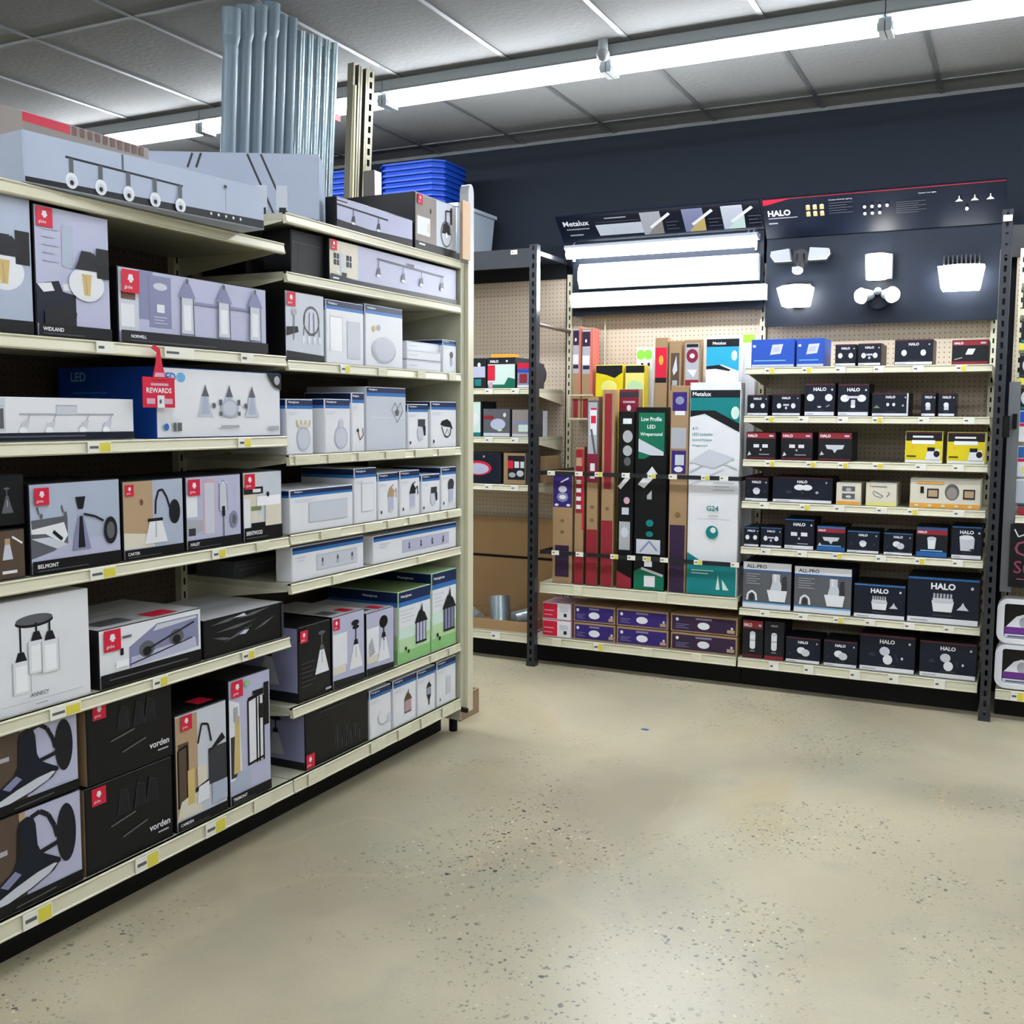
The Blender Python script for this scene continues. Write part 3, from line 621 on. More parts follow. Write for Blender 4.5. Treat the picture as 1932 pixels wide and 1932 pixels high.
def A_allpro(F):
    W = F.W; F.full(0, 1, 'greyd'); F.full(.82, 1, 'offw'); F.t(W * .08, .86, .08, 'ALL-PRO', 'black', maxw=W * .6); F.full(.8, .83, 'halob'); F.full(0, .11, 'offw'); F.full(.11, .14, 'sky'); F.lines(W * .08, .73, W * .28, 5, 'grey', .05)
    x = W * .7; F.p([(x - .2, .42), (x + .22, .42), (x + .18, .18), (x - .14, .18)], 'offw'); F.p([(x - .13, .42), (x + .13, .42), (x + .08, .6), (x - .08, .62)], 'silver'); F.r(x - .09, .58, x + .07, .76, 'silver'); F.r(x - .05, .6, x - .01, .76, 'offw'); F.p([(x + .1, .42), (x + .22, .42), (x + .2, .74), (x + .12, .7)], 'dim')
    x = W * .2; F.l([(x - .1, .18), (x - .08, .32), (x, .38), (x + .08, .32), (x + .1, .18)], .04, 'offw'); F.e(x, .24, .05, .07, 'dim')
def A_redwhite(F):
    W = F.W; F.full(0, 1, 'offw'); F.r(0, .06, W * .52, .94, 'red'); F.r(.1, .5, W * .4, .56, 'pink'); F.r(.1, .25, W * .35, .3, 'pink'); F.r(W * .6, .5, W * .9, .75, 'silver'); F.r(W * .75, .2, W * .85, .4, 'ink')
def A_purple(F, c='violet'):
    W = F.W; F.full(0, 1, 'kraft'); F.r(.08, .08, W - .08, .9, c); F.e(W * .5, .42, .34, .2, 'offw'); F.r(W * .38, .74, W * .62, .84, 'lavd'); F.e(W * .1, .7, .09, .1, 'offw', 8); F.r(W * .85, .16, W * .96, .34, 'tan'); F.e(W * .92, .42, .07, .08, 'silver', 8); F.lines(W * .08, .42, W * .2, 3, 'lavd', .1, .03)
def A_tall(F, k='redtop'):
    W = F.W
    if k in ('greenblack', 'blackn'): F.full(0, 1, 'blackc')
    elif k in ('teal', 'bluew', 'limew', 'greenw'): F.full(0, 1, 'offw')
    elif k in ('yellow', 'yellow2'): F.full(0, 1, 'yellow' if k == 'yellow' else 'yellowp')
    else: F.full(0, 1, 'kraft')
    c = W / 2
    if k == 'purpletop':
        F.full(.68, .97, 'violet'); F.l([(W * .4, .9), (W * .8, .94)], .012, 'offw'); F.e(c, .84, W * .22, .03, 'silver', 10); F.e(c, .77, W * .3, .045, 'lavd', 8); F.e(c, .77, W * .18, .02, 'offw', 8); F.e(W * .2, .7, .02, .012, 'offw', 8); F.e(W * .8, .7, .02, .012, 'offw', 8)
        F.e(c, .56, .02, .015, 'kraftd', 8); F.e(c, .46, .02, .015, 'kraftd', 8); F.r(W * .15, .06, W * .85, .34, 'plum')
    elif k == 'redfull':
        F.r(W * .1, .52, W * .8, .98, 'redd'); F.r(W * .8, .4, W, .98, 'red'); F.r(W * .15, .86, W * .75, .92, 'tan')
        for y in (.82, .76, .7, .64, .58): F.r(W * .2, y - .03, W * .7, y, 'offw' if y != .76 else 'cream')
        F.r(W * .05, 0, W * .95, .22, 'redd')
    elif k == 'redtop':
        F.r(0, .55, W, .98, 'greyd'); F.r(W * .08, .56, W * .85, .97, 'grey'); F.r(W * .3, .9, W * .8, .94, 'red'); F.r(W * .25, .8, W * .8, .93, 'offw'); F.r(W * .32, .86, W * .75, .9, 'red'); F.l([(W * .35, .83), (W * .7, .7)], .012, 'greyd')
        F.r(0, .55, W, .7, 'maroon'); F.r(W * .3, .61, W * .7, .65, 'offw'); F.r(W * .3, .57, W * .7, .59, 'offw')
        for y in (.35, .42, .28): F.e(c, y, .012, .01, 'kraftd', 8)
        F.r(0, 0, W, .3, 'redd')
    elif k == 'redstripe':
        F.r(W * .2, .5, W * .8, .98, 'redd'); F.e(c, .4, .012, .01, 'kraftd', 8); F.r(0, 0, W, .34, 'redd')
    elif k == 'blackn':
        F.r(W * .3, .93, W * .85, .96, 'offw'); F.e(c + .01, .86, W * .32, .035, 'grey', 14); F.e(c + .01, .78, W * .3, .03, 'grey', 12); F.e(c + .01, .72, W * .22, .025, 'greyd', 12)
        F.l([(W * .1, .57), (W * .85, .65)], .025, 'offw'); F.e(c + .01, .5, W * .2, .02, 'pink', 10); F.r(W * .3, .42, W * .75, .46, 'silver'); F.r(W * .15, .22, W * .85, .38, 'grey'); F.e(c, .32, W * .25, .03, 'silver', 10); F.p([(0, 0), (W, 0), (W, .06), (0, .1)], 'redd')
    elif k == 'greenblack':
        F.r(W * .1, .72, W * .92, .97, 'greend'); F.t(c, .925, .022, 'Low Profile', 'white', maxw=W * .65, al='c'); F.t(c, .885, .02, 'LED', 'white', al='c', maxw=W * .3); F.t(c, .84, .024, 'Wraparound', 'white', maxw=W * .7, al='c')
        F.p([(W * .1, .76), (W * .1, .83), (W * .9, .76), (W * .9, .72)], 'silver'); F.p([(W * .1, .7), (W * .92, .66), (W * .92, .74), (W * .5, .74)], 'blackc')
        F.p([(W * .1, .58), (W * .55, .68), (W * .72, .64), (W * .3, .56)], 'offw'); F.p([(W * .4, .52), (W * .55, .55), (W * .55, .5), (W * .4, .5)], 'grey')
        F.e(c, .37, .022, .02, 'teal', 10); F.e(c, .31, .022, .016, 'teal', 10); F.r(W * .08, .2, W * .85, .28, 'silver'); F.l([(W * .2, .21), (W * .5, .27), (W * .75, .22)], .01, 'lavd'); F.r(W * .35, .13, W * .6, .16, 'offw')
        F.p([(0, 0), (W, 0), (W, .09), (W * .2, .12), (0, .1)], 'greend'); F.l([(W * .25, .12), (W * .95, .085)], .014, 'silver'); F.r(W * .35, .02, W * .7, .08, 'offw')
    elif k == 'purplelab':
        F.r(W * .1, .88, W * .9, .97, 'violet'); F.e(c, .93, W * .25, .02, 'lavd', 10); F.r(W * .25, .86, W * .8, .88, 'offw'); F.r(W * .05, .7, W * .9, .8, 'grey'); F.r(W * .1, .58, W * .9, .69, 'violet'); F.r(W * .3, .62, W * .8, .67, 'silver'); F.e(c, .6, W * .25, .014, 'offw', 10)
        F.e(c, .38, .014, .012, 'kraftd', 8); F.e(c, .28, .014, .012, 'kraftd', 8); F.r(W * .08, 0, W * .92, .33, 'plum')
    elif k == 'teal':
        F.full(.93, .965, 'ink'); F.t(W * .05, .937, .02, 'Metalux', 'white', maxw=W * .45); F.p([(0, .86), (0, .93), (W, .93), (W, .8), (W * .45, .86)], 'teal'); F.p([(0, .84), (W * .3, .855), (W * .75, .8), (W, .77), (W, .81), (W * .5, .87), (0, .87)], 'ink'); F.e(W * .9, .86, .02, .03, 'mint', 10)
        for i, s in enumerate(('4 Ft', 'LED Linkable', 'General Purpose', 'Wraparound')): F.t(W * .06, .78 - .027 * i, .013, s, 'teal', bold=False, maxw=W * .6)
        F.l([(W * .02, .62), (W * .4, .68), (W * .9, .64)], .006, 'grey'); F.l([(W * .02, .58), (W * .5, .64), (W * .95, .6)], .006, 'grey'); F.l([(W * .02, .52), (W * .7, .6)], .005, 'silver'); F.p([(W * .02, .63), (W * .4, .69), (W * .92, .65), (W * .5, .6)], 'silver')
        F.lines(W * .5, .53, W * .42, 3, 'grey', .016, .004); F.t(W * .38, .4, .025, 'G24', 'teal'); F.r(W * .42, .375, W * .62, .38, 'grey'); F.r(W * .2, .36, W * .85, .362, 'grey'); F.e(c, .3, .03, .032, 'teal', 12); F.e(c + .005, .31, .014, .014, 'offw', 8)
        F.full(0, .145, 'teal'); F.p([(0, .145), (W, .145), (W * .3, .16), (0, .2)], 'teal'); F.lines(W * .1, .115, W * .45, 2, 'mint', .014, .004); F.p([(W * .6, .03), (W * .64, .1), (W * .68, .03)], 'mint'); F.p([(W * .74, .03), (W * .72, .08), (W * .86, .03)], 'mint')
    elif k == 'maroon': F.full(.8, 1, 'maroon'); F.r(0, .96, W, .985, 'dim'); F.e(c, .905, .012, .016, 'offw', 8); F.r(W * .2, .93, W * .8, .94, 'pink')
    elif k in ('yellow', 'yellow2'): F.full(.965, 1, 'ink'); F.p([(0, .965), (W, .965), (W * .7, .94), (W * .4, .955)], 'ink') if k == 'yellow' else 0; F.e(c, .9, .04, .03, 'yellowp' if k == 'yellow' else 'gl', 12); F.r(W * .2, .8, W * .8, .86, 'orange' if k == 'yellow' else 'cream')
    elif k == 'greenw': F.e(W * .28, .97, .02, .022, 'green', 12); F.e(W * .74, .97, .02, .022, 'green', 12); F.r(W * .3, .92, W * .45, .935, 'navy'); F.r(W * .7, .92, W * .85, .935, 'navy')
    elif k == 'redor': F.r(0, .84, W, .96, 'red'); F.e(c, .91, .01, .02, 'orange', 10); F.r(0, .82, W, .84, 'ink')
    elif k == 'brownlab': F.r(W * .15, .8, W * .85, .95, 'brownk'); F.p([(W * .3, .88), (W * .6, .94), (W * .7, .88), (W * .4, .86)], 'silver'); F.r(W * .3, .82, W * .7, .84, 'grey')
    elif k == 'redlab': F.r(W * .1, .8, W * .9, .985, 'grey'); F.e(c, .935, W * .36, .028, 'maroon', 14); F.e(c, .935, W * .16, .01, 'offw', 8); F.r(W * .1, .8, W * .9, .84, 'redd'); F.p([(W * .2, .88), (W * .8, .88), (W * .6, .85)], 'offw'); F.r(W * .15, .97, W * .85, .982, 'ink')
    elif k == 'bluew': F.full(.955, .985, 'ink'); F.p([(0, .88), (0, .955), (W, .955), (W, .86), (W * .5, .885)], 'tealb'); F.p([(0, .88), (W * .4, .885), (W * .75, .865), (W * .7, .86), (W * .3, .87), (0, .868)], 'ink'); F.e(W * .85, .92, .012, .02, 'mint', 10); F.t(W * .2, .963, .012, 'Metalux', 'white', maxw=W * .5)
    elif k == 'limew': F.full(.965, 1, 'lime')
def A_zwork(F, m=0):
    W = F.W
    if m == 0: F.full(0, 1, 'ink'); F.r(0, .36, W, .72, 'lav'); F.e(W * .7, .78, .06, .07, 'offw', 10); F.r(W * .5, .08, W * .8, .3, 'teal')
    elif m == 1: F.full(0, 1, 'mint'); F.full(.78, 1, 'ink'); F.t(W * .1, .83, .09, 'HALO', 'white', maxw=W * .4); F.e(W * .7, .88, .04, .04, 'offw', 8); F.r(0, .25, W * .28, .75, 'red'); F.full(0, .12, 'greend'); F.p([(W * .6, .1), (W, .1), (W, .3), (W * .75, .35)], 'greend'); F.r(W * .05, 0, W * .2, .2, 'pink')
    elif m == 2: F.full(0, 1, 'lavd'); F.full(.75, 1, 'red'); F.full(.6, .75, 'bluebox'); F.r(W * .2, .2, W * .8, .55, 'redd'); F.full(0, .12, 'offw')
    elif m == 3: F.full(0, 1, 'mint'); F.full(0, .12, 'teal'); F.e(W * .6, .5, .2, .2, 'offw')
    elif m == 4: F.full(0, 1, 'greyd'); F.e(W * .55, .45, .3, .2, 'lav'); F.r(0, .62, W * .4, .75, 'redd'); F.full(0, .14, 'silver'); F.e(W * .62, .24, .1, .04, 'gl'); F.e(W * .8, .78, .06, .08, 'cream', 10)
    elif m == 5: F.full(0, 1, 'taupe'); F.r(0, .45, W, .6, 'lavd'); F.r(W * .4, .2, W, .45, 'mint'); F.full(0, .12, 'silver')
    elif m == 6: F.full(0, 1, 'halon'); F.e(W * .45, .5, .5, .24, 'red', 24); F.e(W * .45, .48, .4, .18, 'lav', 24); F.e(W * .6, .88, .04, .04, 'grey', 8); F.r(0, .18, W * .3, .3, 'redd')
    elif m == 7: F.full(0, 1, 'kraft'); F.r(W * .2, .15, W * .95, .9, 'ink'); F.r(W * .2, .5, W * .45, .75, 'red'); F.r(W * .5, .52, W * .7, .72, 'offw'); F.r(W * .76, .52, W * .92, .72, 'offw'); F.e(W * .4, .3, .12, .08, 'grey'); F.e(W * .75, .35, .12, .1, 'silver')

FRAMES = {'L': lambda a, d, z: (Vector((-2.295 - d, a, z)), pi / 2), 'B': lambda a, d, z: (Vector((a, 5.51 + d, z)), 0.0)}
def carton(fr, a0, a1, z, h, dep, sb, name, art, label, opt):
    w = a1 - a0; mb = MB()
    kind, kw = art
    body = {'west': 'offw', 'westg': 'silver', 'west3': 'offw', 'gloss1': 'silver', 'gloss2': 'silver', 'flat': 'offw', 'halo': 'ink', 'tall': 'kraft', 'annecy': 'offw',
            'allpro': 'halon', 'bluebox': 'bluebox', 'orangec': 'cream', 'yellowcam': 'yellowp', 'purple': 'kraft', 'redwhite': 'offw', 'greenlan': 'gl', 'plain': 'taupe',
            'plainbox': 'greyd', 'zwork': 'dim', 'whitebar4': 'offw', 'vanity3': 'royal', 'longbar': 'bluegrey', 'redwhite': 'pink'}.get(kind, 'blackc')
    if kind == 'tall' and kw['k'] in ('teal', 'bluew', 'limew', 'greenw'): body = 'offw'
    if kind == 'tall' and kw['k'] in ('greenblack', 'blackn'): body = 'black'
    if kind == 'tall' and kw['k'] in ('redfull', 'redtop'): body = 'brown'
    if kind == 'tall' and kw['k'].startswith('yellow'): body = 'yellow'
    side = opt.get('side'); top = opt.get('top')
    ms = P(side) if side in PAL else P(body)
    mb.cbox(-w / 2, w / 2, 0, dep, 0, h, .0015, P(body), P(top) if top else P(body), ms)
    F = Face(mb, w, h, (-w / 2, 0, 0), (1, 0, 0), (0, 0, 1), (0, -1, 0))
    globals()['A_' + kind](F, **kw)
    # left side print (wraps round on some cartons)
    G = Face(mb, dep, h, (-w / 2, dep, 0), (0, -1, 0), (0, 0, 1), (-1, 0, 0))
    if kind in ('west', 'gloss1', 'gloss2'): G.full(.88, 1, 'navy'); G.full(.825, .88, 'blue'); G.lines(G.W * .3, .7, G.W * .4, 5, 'silver', .06)
    elif kind == 'greenlan': G.full(0, .2, 'gm'); G.full(.2, .4, 'gl'); G.full(.4, .85, 'offw'); G.full(.85, 1, 'navy'); G.full(.79, .85, 'blue'); G.t(G.W * .5, .9, .04, 'Westinghouse', 'white', maxw=G.W * .4)
    elif kind == 'vanity3': G.t(G.W * .14, .8, .13, 'LED', 'sky', maxw=.4); G.lines(G.W * .16, .62, G.W * .35, 3, 'blue', .08, .03)
    elif side == 'darkphoto': G.full(0, 1, 'lavd'); G.full(0, .14, 'ink'); p_cone(G, G.W * .6, .42, .4, 'ink', 'grey'); G.e(G.W * .6, .84, .12, .04, 'ink')
    elif side == 'kraft': pass
    elif kind == 'fan': G.r(G.W * .2, .3, G.W * .9, .75, 'red')
    elif kind == 'halo': G.full(.9, 1, 'dim'); G.lines(G.W * .2, .6, G.W * .5, 3, 'grey', .08)
    # top: flap seam and tape
    T_ = Face(mb, w, dep, (-w / 2, 0, h), (1, 0, 0), (0, 1, 0), (0, 0, 1))
    T_.r(0, .497, T_.W, .503, 'black' if body not in ('offw', 'kraft') else 'grey')
    if kind in ('fan', 'whitecone'): T_.r(T_.W * .55, .05, T_.W * .8, .25, 'red'); T_.r(T_.W * .1, .1, T_.W * .4, .3, 'greyd')
    if kind == 'tape': T_.r(0, .4, T_.W, .6, 'silver')
    if kind in ('street', 'vorden'): T_.r(T_.W * .6, .1, T_.W * .9, .3, 'red')
    loc, rz = FRAMES[fr]((a0 + a1) / 2, sb, z)
    nm = name or {'west': 'light_shade_box', 'halo': 'flood_light_box', 'tall': 'tall_light_box', 'purple': 'lamp_carton', 'redwhite': 'lamp_carton', 'zwork': 'lamp_carton', 'allpro': 'flood_light_box',
                  'yellowcam': 'camera_box', 'orangec': 'solar_light_box', 'bluebox': 'work_light_box'}.get(kind, 'light_fixture_box')
    o = mb.build(nm, loc=loc, rz=rz)
    tag(o, label, 'box', opt.get('g'))
    return o

# ------------------------------------------------------------------ room shell
m_cream = mat('shelf_cream', 'cfcbb2', rough=.38, var=.04)
m_creamd = mat('shelf_cream_inner', 'b2b19c', rough=.5, var=.05)
m_black = mat('powder_black', '1b1c20', rough=.35, var=.08)
m_post = mat('post_black', '2b2e34', rough=.28, metal=.3, var=.06)
m_kick = mat('kick_black', '060607', rough=.6, spec=.2)
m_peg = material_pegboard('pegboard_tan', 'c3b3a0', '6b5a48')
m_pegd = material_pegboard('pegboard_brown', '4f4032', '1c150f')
m_wall = mat('wall_slate', '191f28', spec=.2, rough=.8, var=.05, scale=1.5, bump=.15)
m_wlight = mat('wall_light', 'b9b6ac', rough=.8)
m_tile = mat('ceiling_tile', '707171', rough=.9, var=.05, scale=40, bump=.4)
m_grid = mat('ceiling_grid_metal', '55585a', rough=.4, var=.02)
m_house = mat('fixture_white', '9aa2a5', rough=.45, var=.02)
m_tube = emis('lamp_tube_glow', 'f3f8ff', TUBE)
m_tagw = mat('tag_white', 'e9e8dd', rough=.4, var=.03)
m_tagy = mat('tag_yellow', 'd8cc4a', rough=.4, var=.04)
m_dpanel = mat('display_slate', '121925', spec=.2, rough=.55, var=.05)
m_kraft = mat('kraft_board', 'a08058', rough=.8, var=.08)
m_pvc = mat('pvc_grey', '6f8290', rough=.4, var=.04)
m_emt = mat('steel_conduit', 'a9b9c0', rough=.28, metal=.75, var=.06)
m_strut = mat('strut_channel', '8f8b7a', rough=.4, metal=.6, var=.08)

X0, X1, Y0, Y1, ZC = -8.0, 4.0, -6.5, 6.05, 3.13
mb = MB(); mb.box(X0, X1, Y0, Y1, -.1, 0, material_floor()); struct(mb.build('floor'))
mb = MB(); mb.box(X0, X1, Y0, Y1, ZC, ZC + .1, m_tile); struct(mb.build('ceiling'))
mb = MB(); mb.box(X0 - .1, X1 + .1, Y1, Y1 + .12, -.1, ZC + .1, m_wall); struct(mb.build('wall_back'))
mb = MB(); mb.box(X0 - .12, X0, Y0, Y1, -.1, ZC + .1, m_wlight); struct(mb.build('wall_left'))
mb = MB(); mb.box(X1, X1 + .12, Y0, Y1, -.1, ZC + .1, m_wlight); struct(mb.build('wall_right'))
mb = MB(); mb.box(X0 - .1, X1 + .1, Y0 - .12, Y0, -.1, ZC + .1, m_wlight); struct(mb.build('wall_front'))
mb = MB()
x = -.49 - .602 * 12
while x < X1:
    mb.box(x - .012, x + .012, Y0, Y1, ZC - .006, ZC, m_grid); x += .602
struct(mb.build('trim_1'))
mb = MB()
y = 5.80
while y > Y0:
    mb.box(X0, X1, y - .012, y + .012, ZC - .0055, ZC, m_grid); y -= 1.18
mb.box(X0, X1, Y1 - .02, Y1, ZC - .02, ZC, m_grid)
struct(mb.build('trim_2'))

# ------------------------------------------------------------------ ceiling strip lights
def strip_light():
    r = empty('ceiling_light', (0, 0, ZC))
    mb = MB(); mb.prism([(-.05, -.0), (.05, 0), (.05, -.05), (.068, -.064), (.068, -.067), (-.068, -.067), (-.068, -.064), (-.05, -.05)], -.60, .60, m_house, 0); h = mb.build('housing', r)
    for d in (-.032, .032):
        t = MB(); t.tube((-.575, d, -.100), (.575, d, -.100), .017, m_tube, 10); t.build('lamp_tube', r, True)
    for s in (-1, 1):
        e = MB(); e.box(s * .588 - .012, s * .588 + .012, -.055, .055, -.126, -.074, m_house); e.tube((s * .578, -.032, -.100), (s * .57, -.032, -.100), .02, m_emt, 10); e.tube((s * .578, .032, -.100), (s * .57, .032, -.100), .02, m_emt, 10)
        e.build('lamp_holder', r)
    return r
sl = strip_light(); first = True
rows = [(4.66, 'strip light in the bright row nearest the back wall'), (1.6, 'strip light in the row above the aisle, out of the frame'), (-1.45, 'strip light in the row behind the camera'), (-4.5, 'strip light in the row farthest behind the camera')]
place = ['far left end', 'left, above the long grey carton', 'left of the pipe bundle', 'behind the grey and steel pipes', 'centre left, right of the strut channels', 'centre right, left of the round sensor', 'right, cut by the frame top', 'right end', 'far right end']
for j, (yy, lab) in enumerate(rows):
    for i in range(9):
        if j > 0 and i % 2: continue
        o = sl if first else copy_tree(sl); first = False
        o.location = (-6.02 + 1.204 * i, yy, ZC)
        if j == 0: tag(o, 'tube light in the row nearest the back wall, %s' % place[i], 'ceiling light', 'ceiling strip lights')
        else: tag(o, 'white tube ' + lab, 'ceiling light', 'ceiling strip lights, row %s' % ('over the aisle', 'behind the camera', 'at the far back')[j - 1])
mb = MB(); mb.tube((0, 0, 0), (0, 0, -.05), .022, m_house, 14); mb.ball((0, 0, -.065), .03, .03, .03, mat('sensor_grey', '8b8f94', .4)); o = mb.build('ceiling_sensor', smooth=True, loc=(-1.80, 4.56, ZC - .0))
tag(o, 'small round grey sensor hanging under the ceiling light joint', 'sensor')

# ------------------------------------------------------------------ shelving
def price_tag(par, x, z, h, kind, w=.06):
    mb = MB(); t = .0025; y = -.009
    mb.box(x - w / 2, x + w / 2, y - t, y, z + .003, z + h - .003, m_tagw)
    if kind == 'y': mb.box(x, x + w / 2 - .003, y - t - .0006, y - t + .0005, z + .005, z + h - .006, m_tagy)
    if kind == 'c': mb.v = []; mb.f = []; mb.mi = []; mb.ms = []; mb.box(x - w / 2, x + w / 2, y - t, y, z + .003, z + h - .003, mat('tag_clip', 'dcd9bf', .3))
    mb.box(x - w / 2 + .006, x - .004, y - t - .0004, y - t + .0004, z + h * .4, z + h * .6, P('greyd') if kind != 'c' else P('cream'))
    mb.build('price_tag', par)
def shelf(root, a0, a1, zl, dep, h=.036, tags=(), brackets=True):
    mb = MB(); mb.box(a0 + .003, a1 - .003, .010, dep, zl + h - .022, zl + h, m_creamd)
    mb.box(a0 + .003, a1 - .003, .0, .012, zl + h - .006, zl + h, m_cream)
    if brackets:
        for x in (a0 + .004, a1 - .008):
            mb.prism([(.015, zl + h - .002), (.015, zl + .008), (dep, zl - .055), (dep, zl + h - .002)], x, x + .004, m_cream, 0)
    s = mb.build('shelf', root)
    r = MB(); r.prism([(.010, zl), (-.006, zl), (-.009, zl + .004), (-.006, zl + .008), (-.0015, zl + h - .008), (-.005, zl + h - .004), (-.002, zl + h), (.010, zl + h)], a0 + .003, a1 - .003, m_cream, 0)
    r.build('price_rail', s)
    for t in tags: price_tag(s, t[0], zl, h, t[1], t[2] if len(t) > 2 else .06)
    return s
def base(root, a0, a1, zl, h, dep, tags=()):
    shelf(root, a0, a1, zl, dep, h, tags, False)
    mb = MB(); mb.box(a0, a1, .10, dep, .0, zl + .005, m_kick); mb.build('kick_plate', root)
def uprights(root, xs, dep, z1, m=None):
    for x in xs:
        mb = MB(); mb.box(x - .016, x + .016, dep - .03, dep, .0, z1, m or m_cream)
        for k in range(int(z1 / .05)): mb.box(x - .004, x + .004, dep - .0305, dep - .029, .03 + k * .05, .055 + k * .05, m_kick)
        mb.build('upright', root)
def peg(root, a0, a1, z0, z1, dep, m):
    mb = MB(); mb.box(a0, a1, dep, dep + .008, z0, z1, m); mb.build('back_panel', root)

# left gondola
XL = -2.28
def tg(lst): return [(a, k) if not isinstance(a, tuple) else a for a, k in lst]
g1 = empty('shelving_unit', (XL, 1.50, 0), pi / 2)
tag(g1, 'cream metal shelving bay at the left, full of dark lamp cartons', 'shelving unit')
o_ = 1.50
for zl, tags in ((1.985, ()), (1.61, ((2.10, 'w'), (2.38, 'w', .12), (2.68, 'w'))), (1.34, ((2.07, 'y', .08), (2.66, 'y'))), (.994, ((2.07, 'y', .09), (2.53, 'y'), (2.74, 'c'))), (.643, ((1.93, 'y', .1), (2.27, 'y'), (2.66, 'y')))):
    shelf(g1, 0, 1.388, zl, .47, .036, [(t[0] - o_,) + t[1:] for t in tags])
base(g1, 0, 1.392, .115, .05, .48, [(t - o_, k, .09) for t, k in ((1.82, 'y'), (2.20, 'y'), (2.49, 'y'), (2.72, 'c'))])
uprights(g1, (0.0, 1.37), .49, 2.15)
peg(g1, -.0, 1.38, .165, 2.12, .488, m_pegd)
g2 = empty('shelving_unit', (XL, 2.893, 0), pi / 2)
tag(g2, 'cream metal shelving bay with end panel, full of white and blue cartons', 'shelving unit')
o_ = 2.893
for zl, tags in ((2.09, ()), (1.895, ()), (1.598, ((3.22, 'y'), (3.47, 'c'), (3.76, 'c'), (4.02, 'c'))), (1.273, tuple((a, 'c', .14) for a in (2.99, 3.18, 3.37, 3.56, 3.78, 3.97))), (.998, tuple((a, 'c', .12) for a in (3.12, 3.40, 3.56, 3.72, 3.88, 4.04))), (.826, ((3.16, 'c'), (3.76, 'c'))), (.385, ((3.86, 'c'), (4.02, 'c')))):
    shelf(g2, .0, 1.214, zl, .47, .036, [(t[0] - o_,) + t[1:] for t in tags])
base(g2, 0, 1.214, .115, .05, .48, [(t - o_, 'c', .1) for t in (3.02, 3.42, 3.62, 3.80, 3.98)])
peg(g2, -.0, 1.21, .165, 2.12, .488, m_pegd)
mb = MB(); mb.box(1.217, 1.224, .0, .48, .06, 2.12, m_creamd); mb.build('end_panel', g2)
mb = MB(); mb.box(1.2245, 1.262, .004, .03, .09, 2.12, m_creamd); mb.box(1.262, 1.312, -.014, .04, .09, 2.12, m_cream); mb.build('upright', g2)
mb = MB(); mb.box(1.212, 1.262, .455, .49, .09, 2.2, m_cream); mb.build('upright', g2)
mb = MB(); mb.prism([(1.262, 2.121), (1.312, 2.121), (1.312, 2.42)] + [(1.287 + .025 * cos(radians(t)), 2.42 + .045 * sin(radians(t))) for t in range(20, 180, 20)] + [(1.262, 2.42)], -.014, .03, mat('white_plastic', 'bfc3c8', .35), 1); mb.build('post_cap', g2)
mb = MB(); mb.tube((1.24, .05, .0), (1.24, .05, .09), .02, m_kick, 12); mb.tube((1.225, -.002, .11), (1.25, -.018, .10), .012, m_kick, 10); mb.build('foot', g2)
mb = MB(); mb.box(-.03, .04, -.012, .0, 0, .25, mat('tan_board', 'c9a98a', .7)); o = mb.build('board_strip', loc=(XL + .018, 4.105, 2.128), rz=pi / 2)
tag(o, 'tan cardboard strip taped upright to the white gondola end post', 'cardboard')
mb = MB(); mb.prism([(0, 0), (.185, 0), (.185, .06), (.17, .06), (.17, .012), (0, .012)], 0, .12, mat('brown_board', '8d745c', .8), 2); o = mb.build('corner_guard', loc=(-2.367, 4.27, 0), rz=pi / 2)
tag(o, 'brown cardboard corner guard on the floor at the gondola end', 'cardboard')

# wall shelving
YW = 5.49
def wroot(x, label, nm='shelving_unit'):
    r = empty(nm, (x, YW, 0)); tag(r, label, 'shelving unit'); return r
random.seed(7)
def rtags(a, b_, n, k='w'): return [(a + (b_ - a) * (i + .5) / n + random.uniform(-.03, .03), random.choice('yww' if k == 'w' else 'c'), .05) for i in range(n)]
DW = .49
z1 = wroot(-3.80, 'cream wall shelving bay with tan pegboard left of the black post')
for zl in (1.571, 1.287, 1.010): shelf(z1, 0, 1.205, zl, DW, .036, [(.95, 'w', .05), (1.12, 'w', .05)])
base(z1, 0, 1.215, .118, .05, DW, [(1.0, 'w')])
peg(z1, -.0, 1.215, .168, 2.30, .495, m_peg)
uprights(z1, (.02,), .49, 2.3)
mb = MB(); mb.box(-1.2, 1.224, .0, DW + .02, 2.375, 2.392, m_post); mb.box(-1.2, 1.225, -.03, .0, 2.29, 2.392, m_post); tdk = mb.build('top_deck', z1)
price_tag(tdk, .80, 2.35, .036, 'y', .045); price_tag(tdk, 1.12, 2.358, .03, 'w', .04)
tdk.children[0].location.y = -.024; tdk.children[1].location.y = -.024
mb = MB(); mb.box(1.226, 1.24, .0, .5, 2.36, 2.385, m_post); mb.build('top_brace', z1)
mb = MB(); mb.box(-.0, 1.22, .488, .4945, 2.28, 2.40, m_black); mb.build('header_panel', z1)
mb = MB(); mb.box(.55, 1.20, .44, .45, .35, .98, m_kraft); o = mb.build('cardboard_sheet', loc=(-3.80, YW, 0)); 
mb2 = MB()
o.name = 'cardboard_sheet'; tag(o, 'large brown cardboard sheet standing under the lower corner shelf', 'cardboard')
o.location.z = -.17 + .0
mb = MB(); mb.box(.55, 1.2, .4345, .4385, .72, .735, m_kick); mb.build('seam', o)
A = wroot(-2.575, 'cream wall shelving bay holding the tall boxed lights in a rack')
shelf(A, .055, 1.218, .425, DW, .062, [(.3, 'c', .05), (.8, 'c', .05)], False)
base(A, 0, 1.218, .118, .05, DW, [(.17, 'c'), (.43, 'y'), (.72, 'c'), (1.0, 'c')])
peg(A, .0, 1.218, .168, 2.30, .495, m_peg); uprights(A, (.03, 1.203), .49, 2.3)
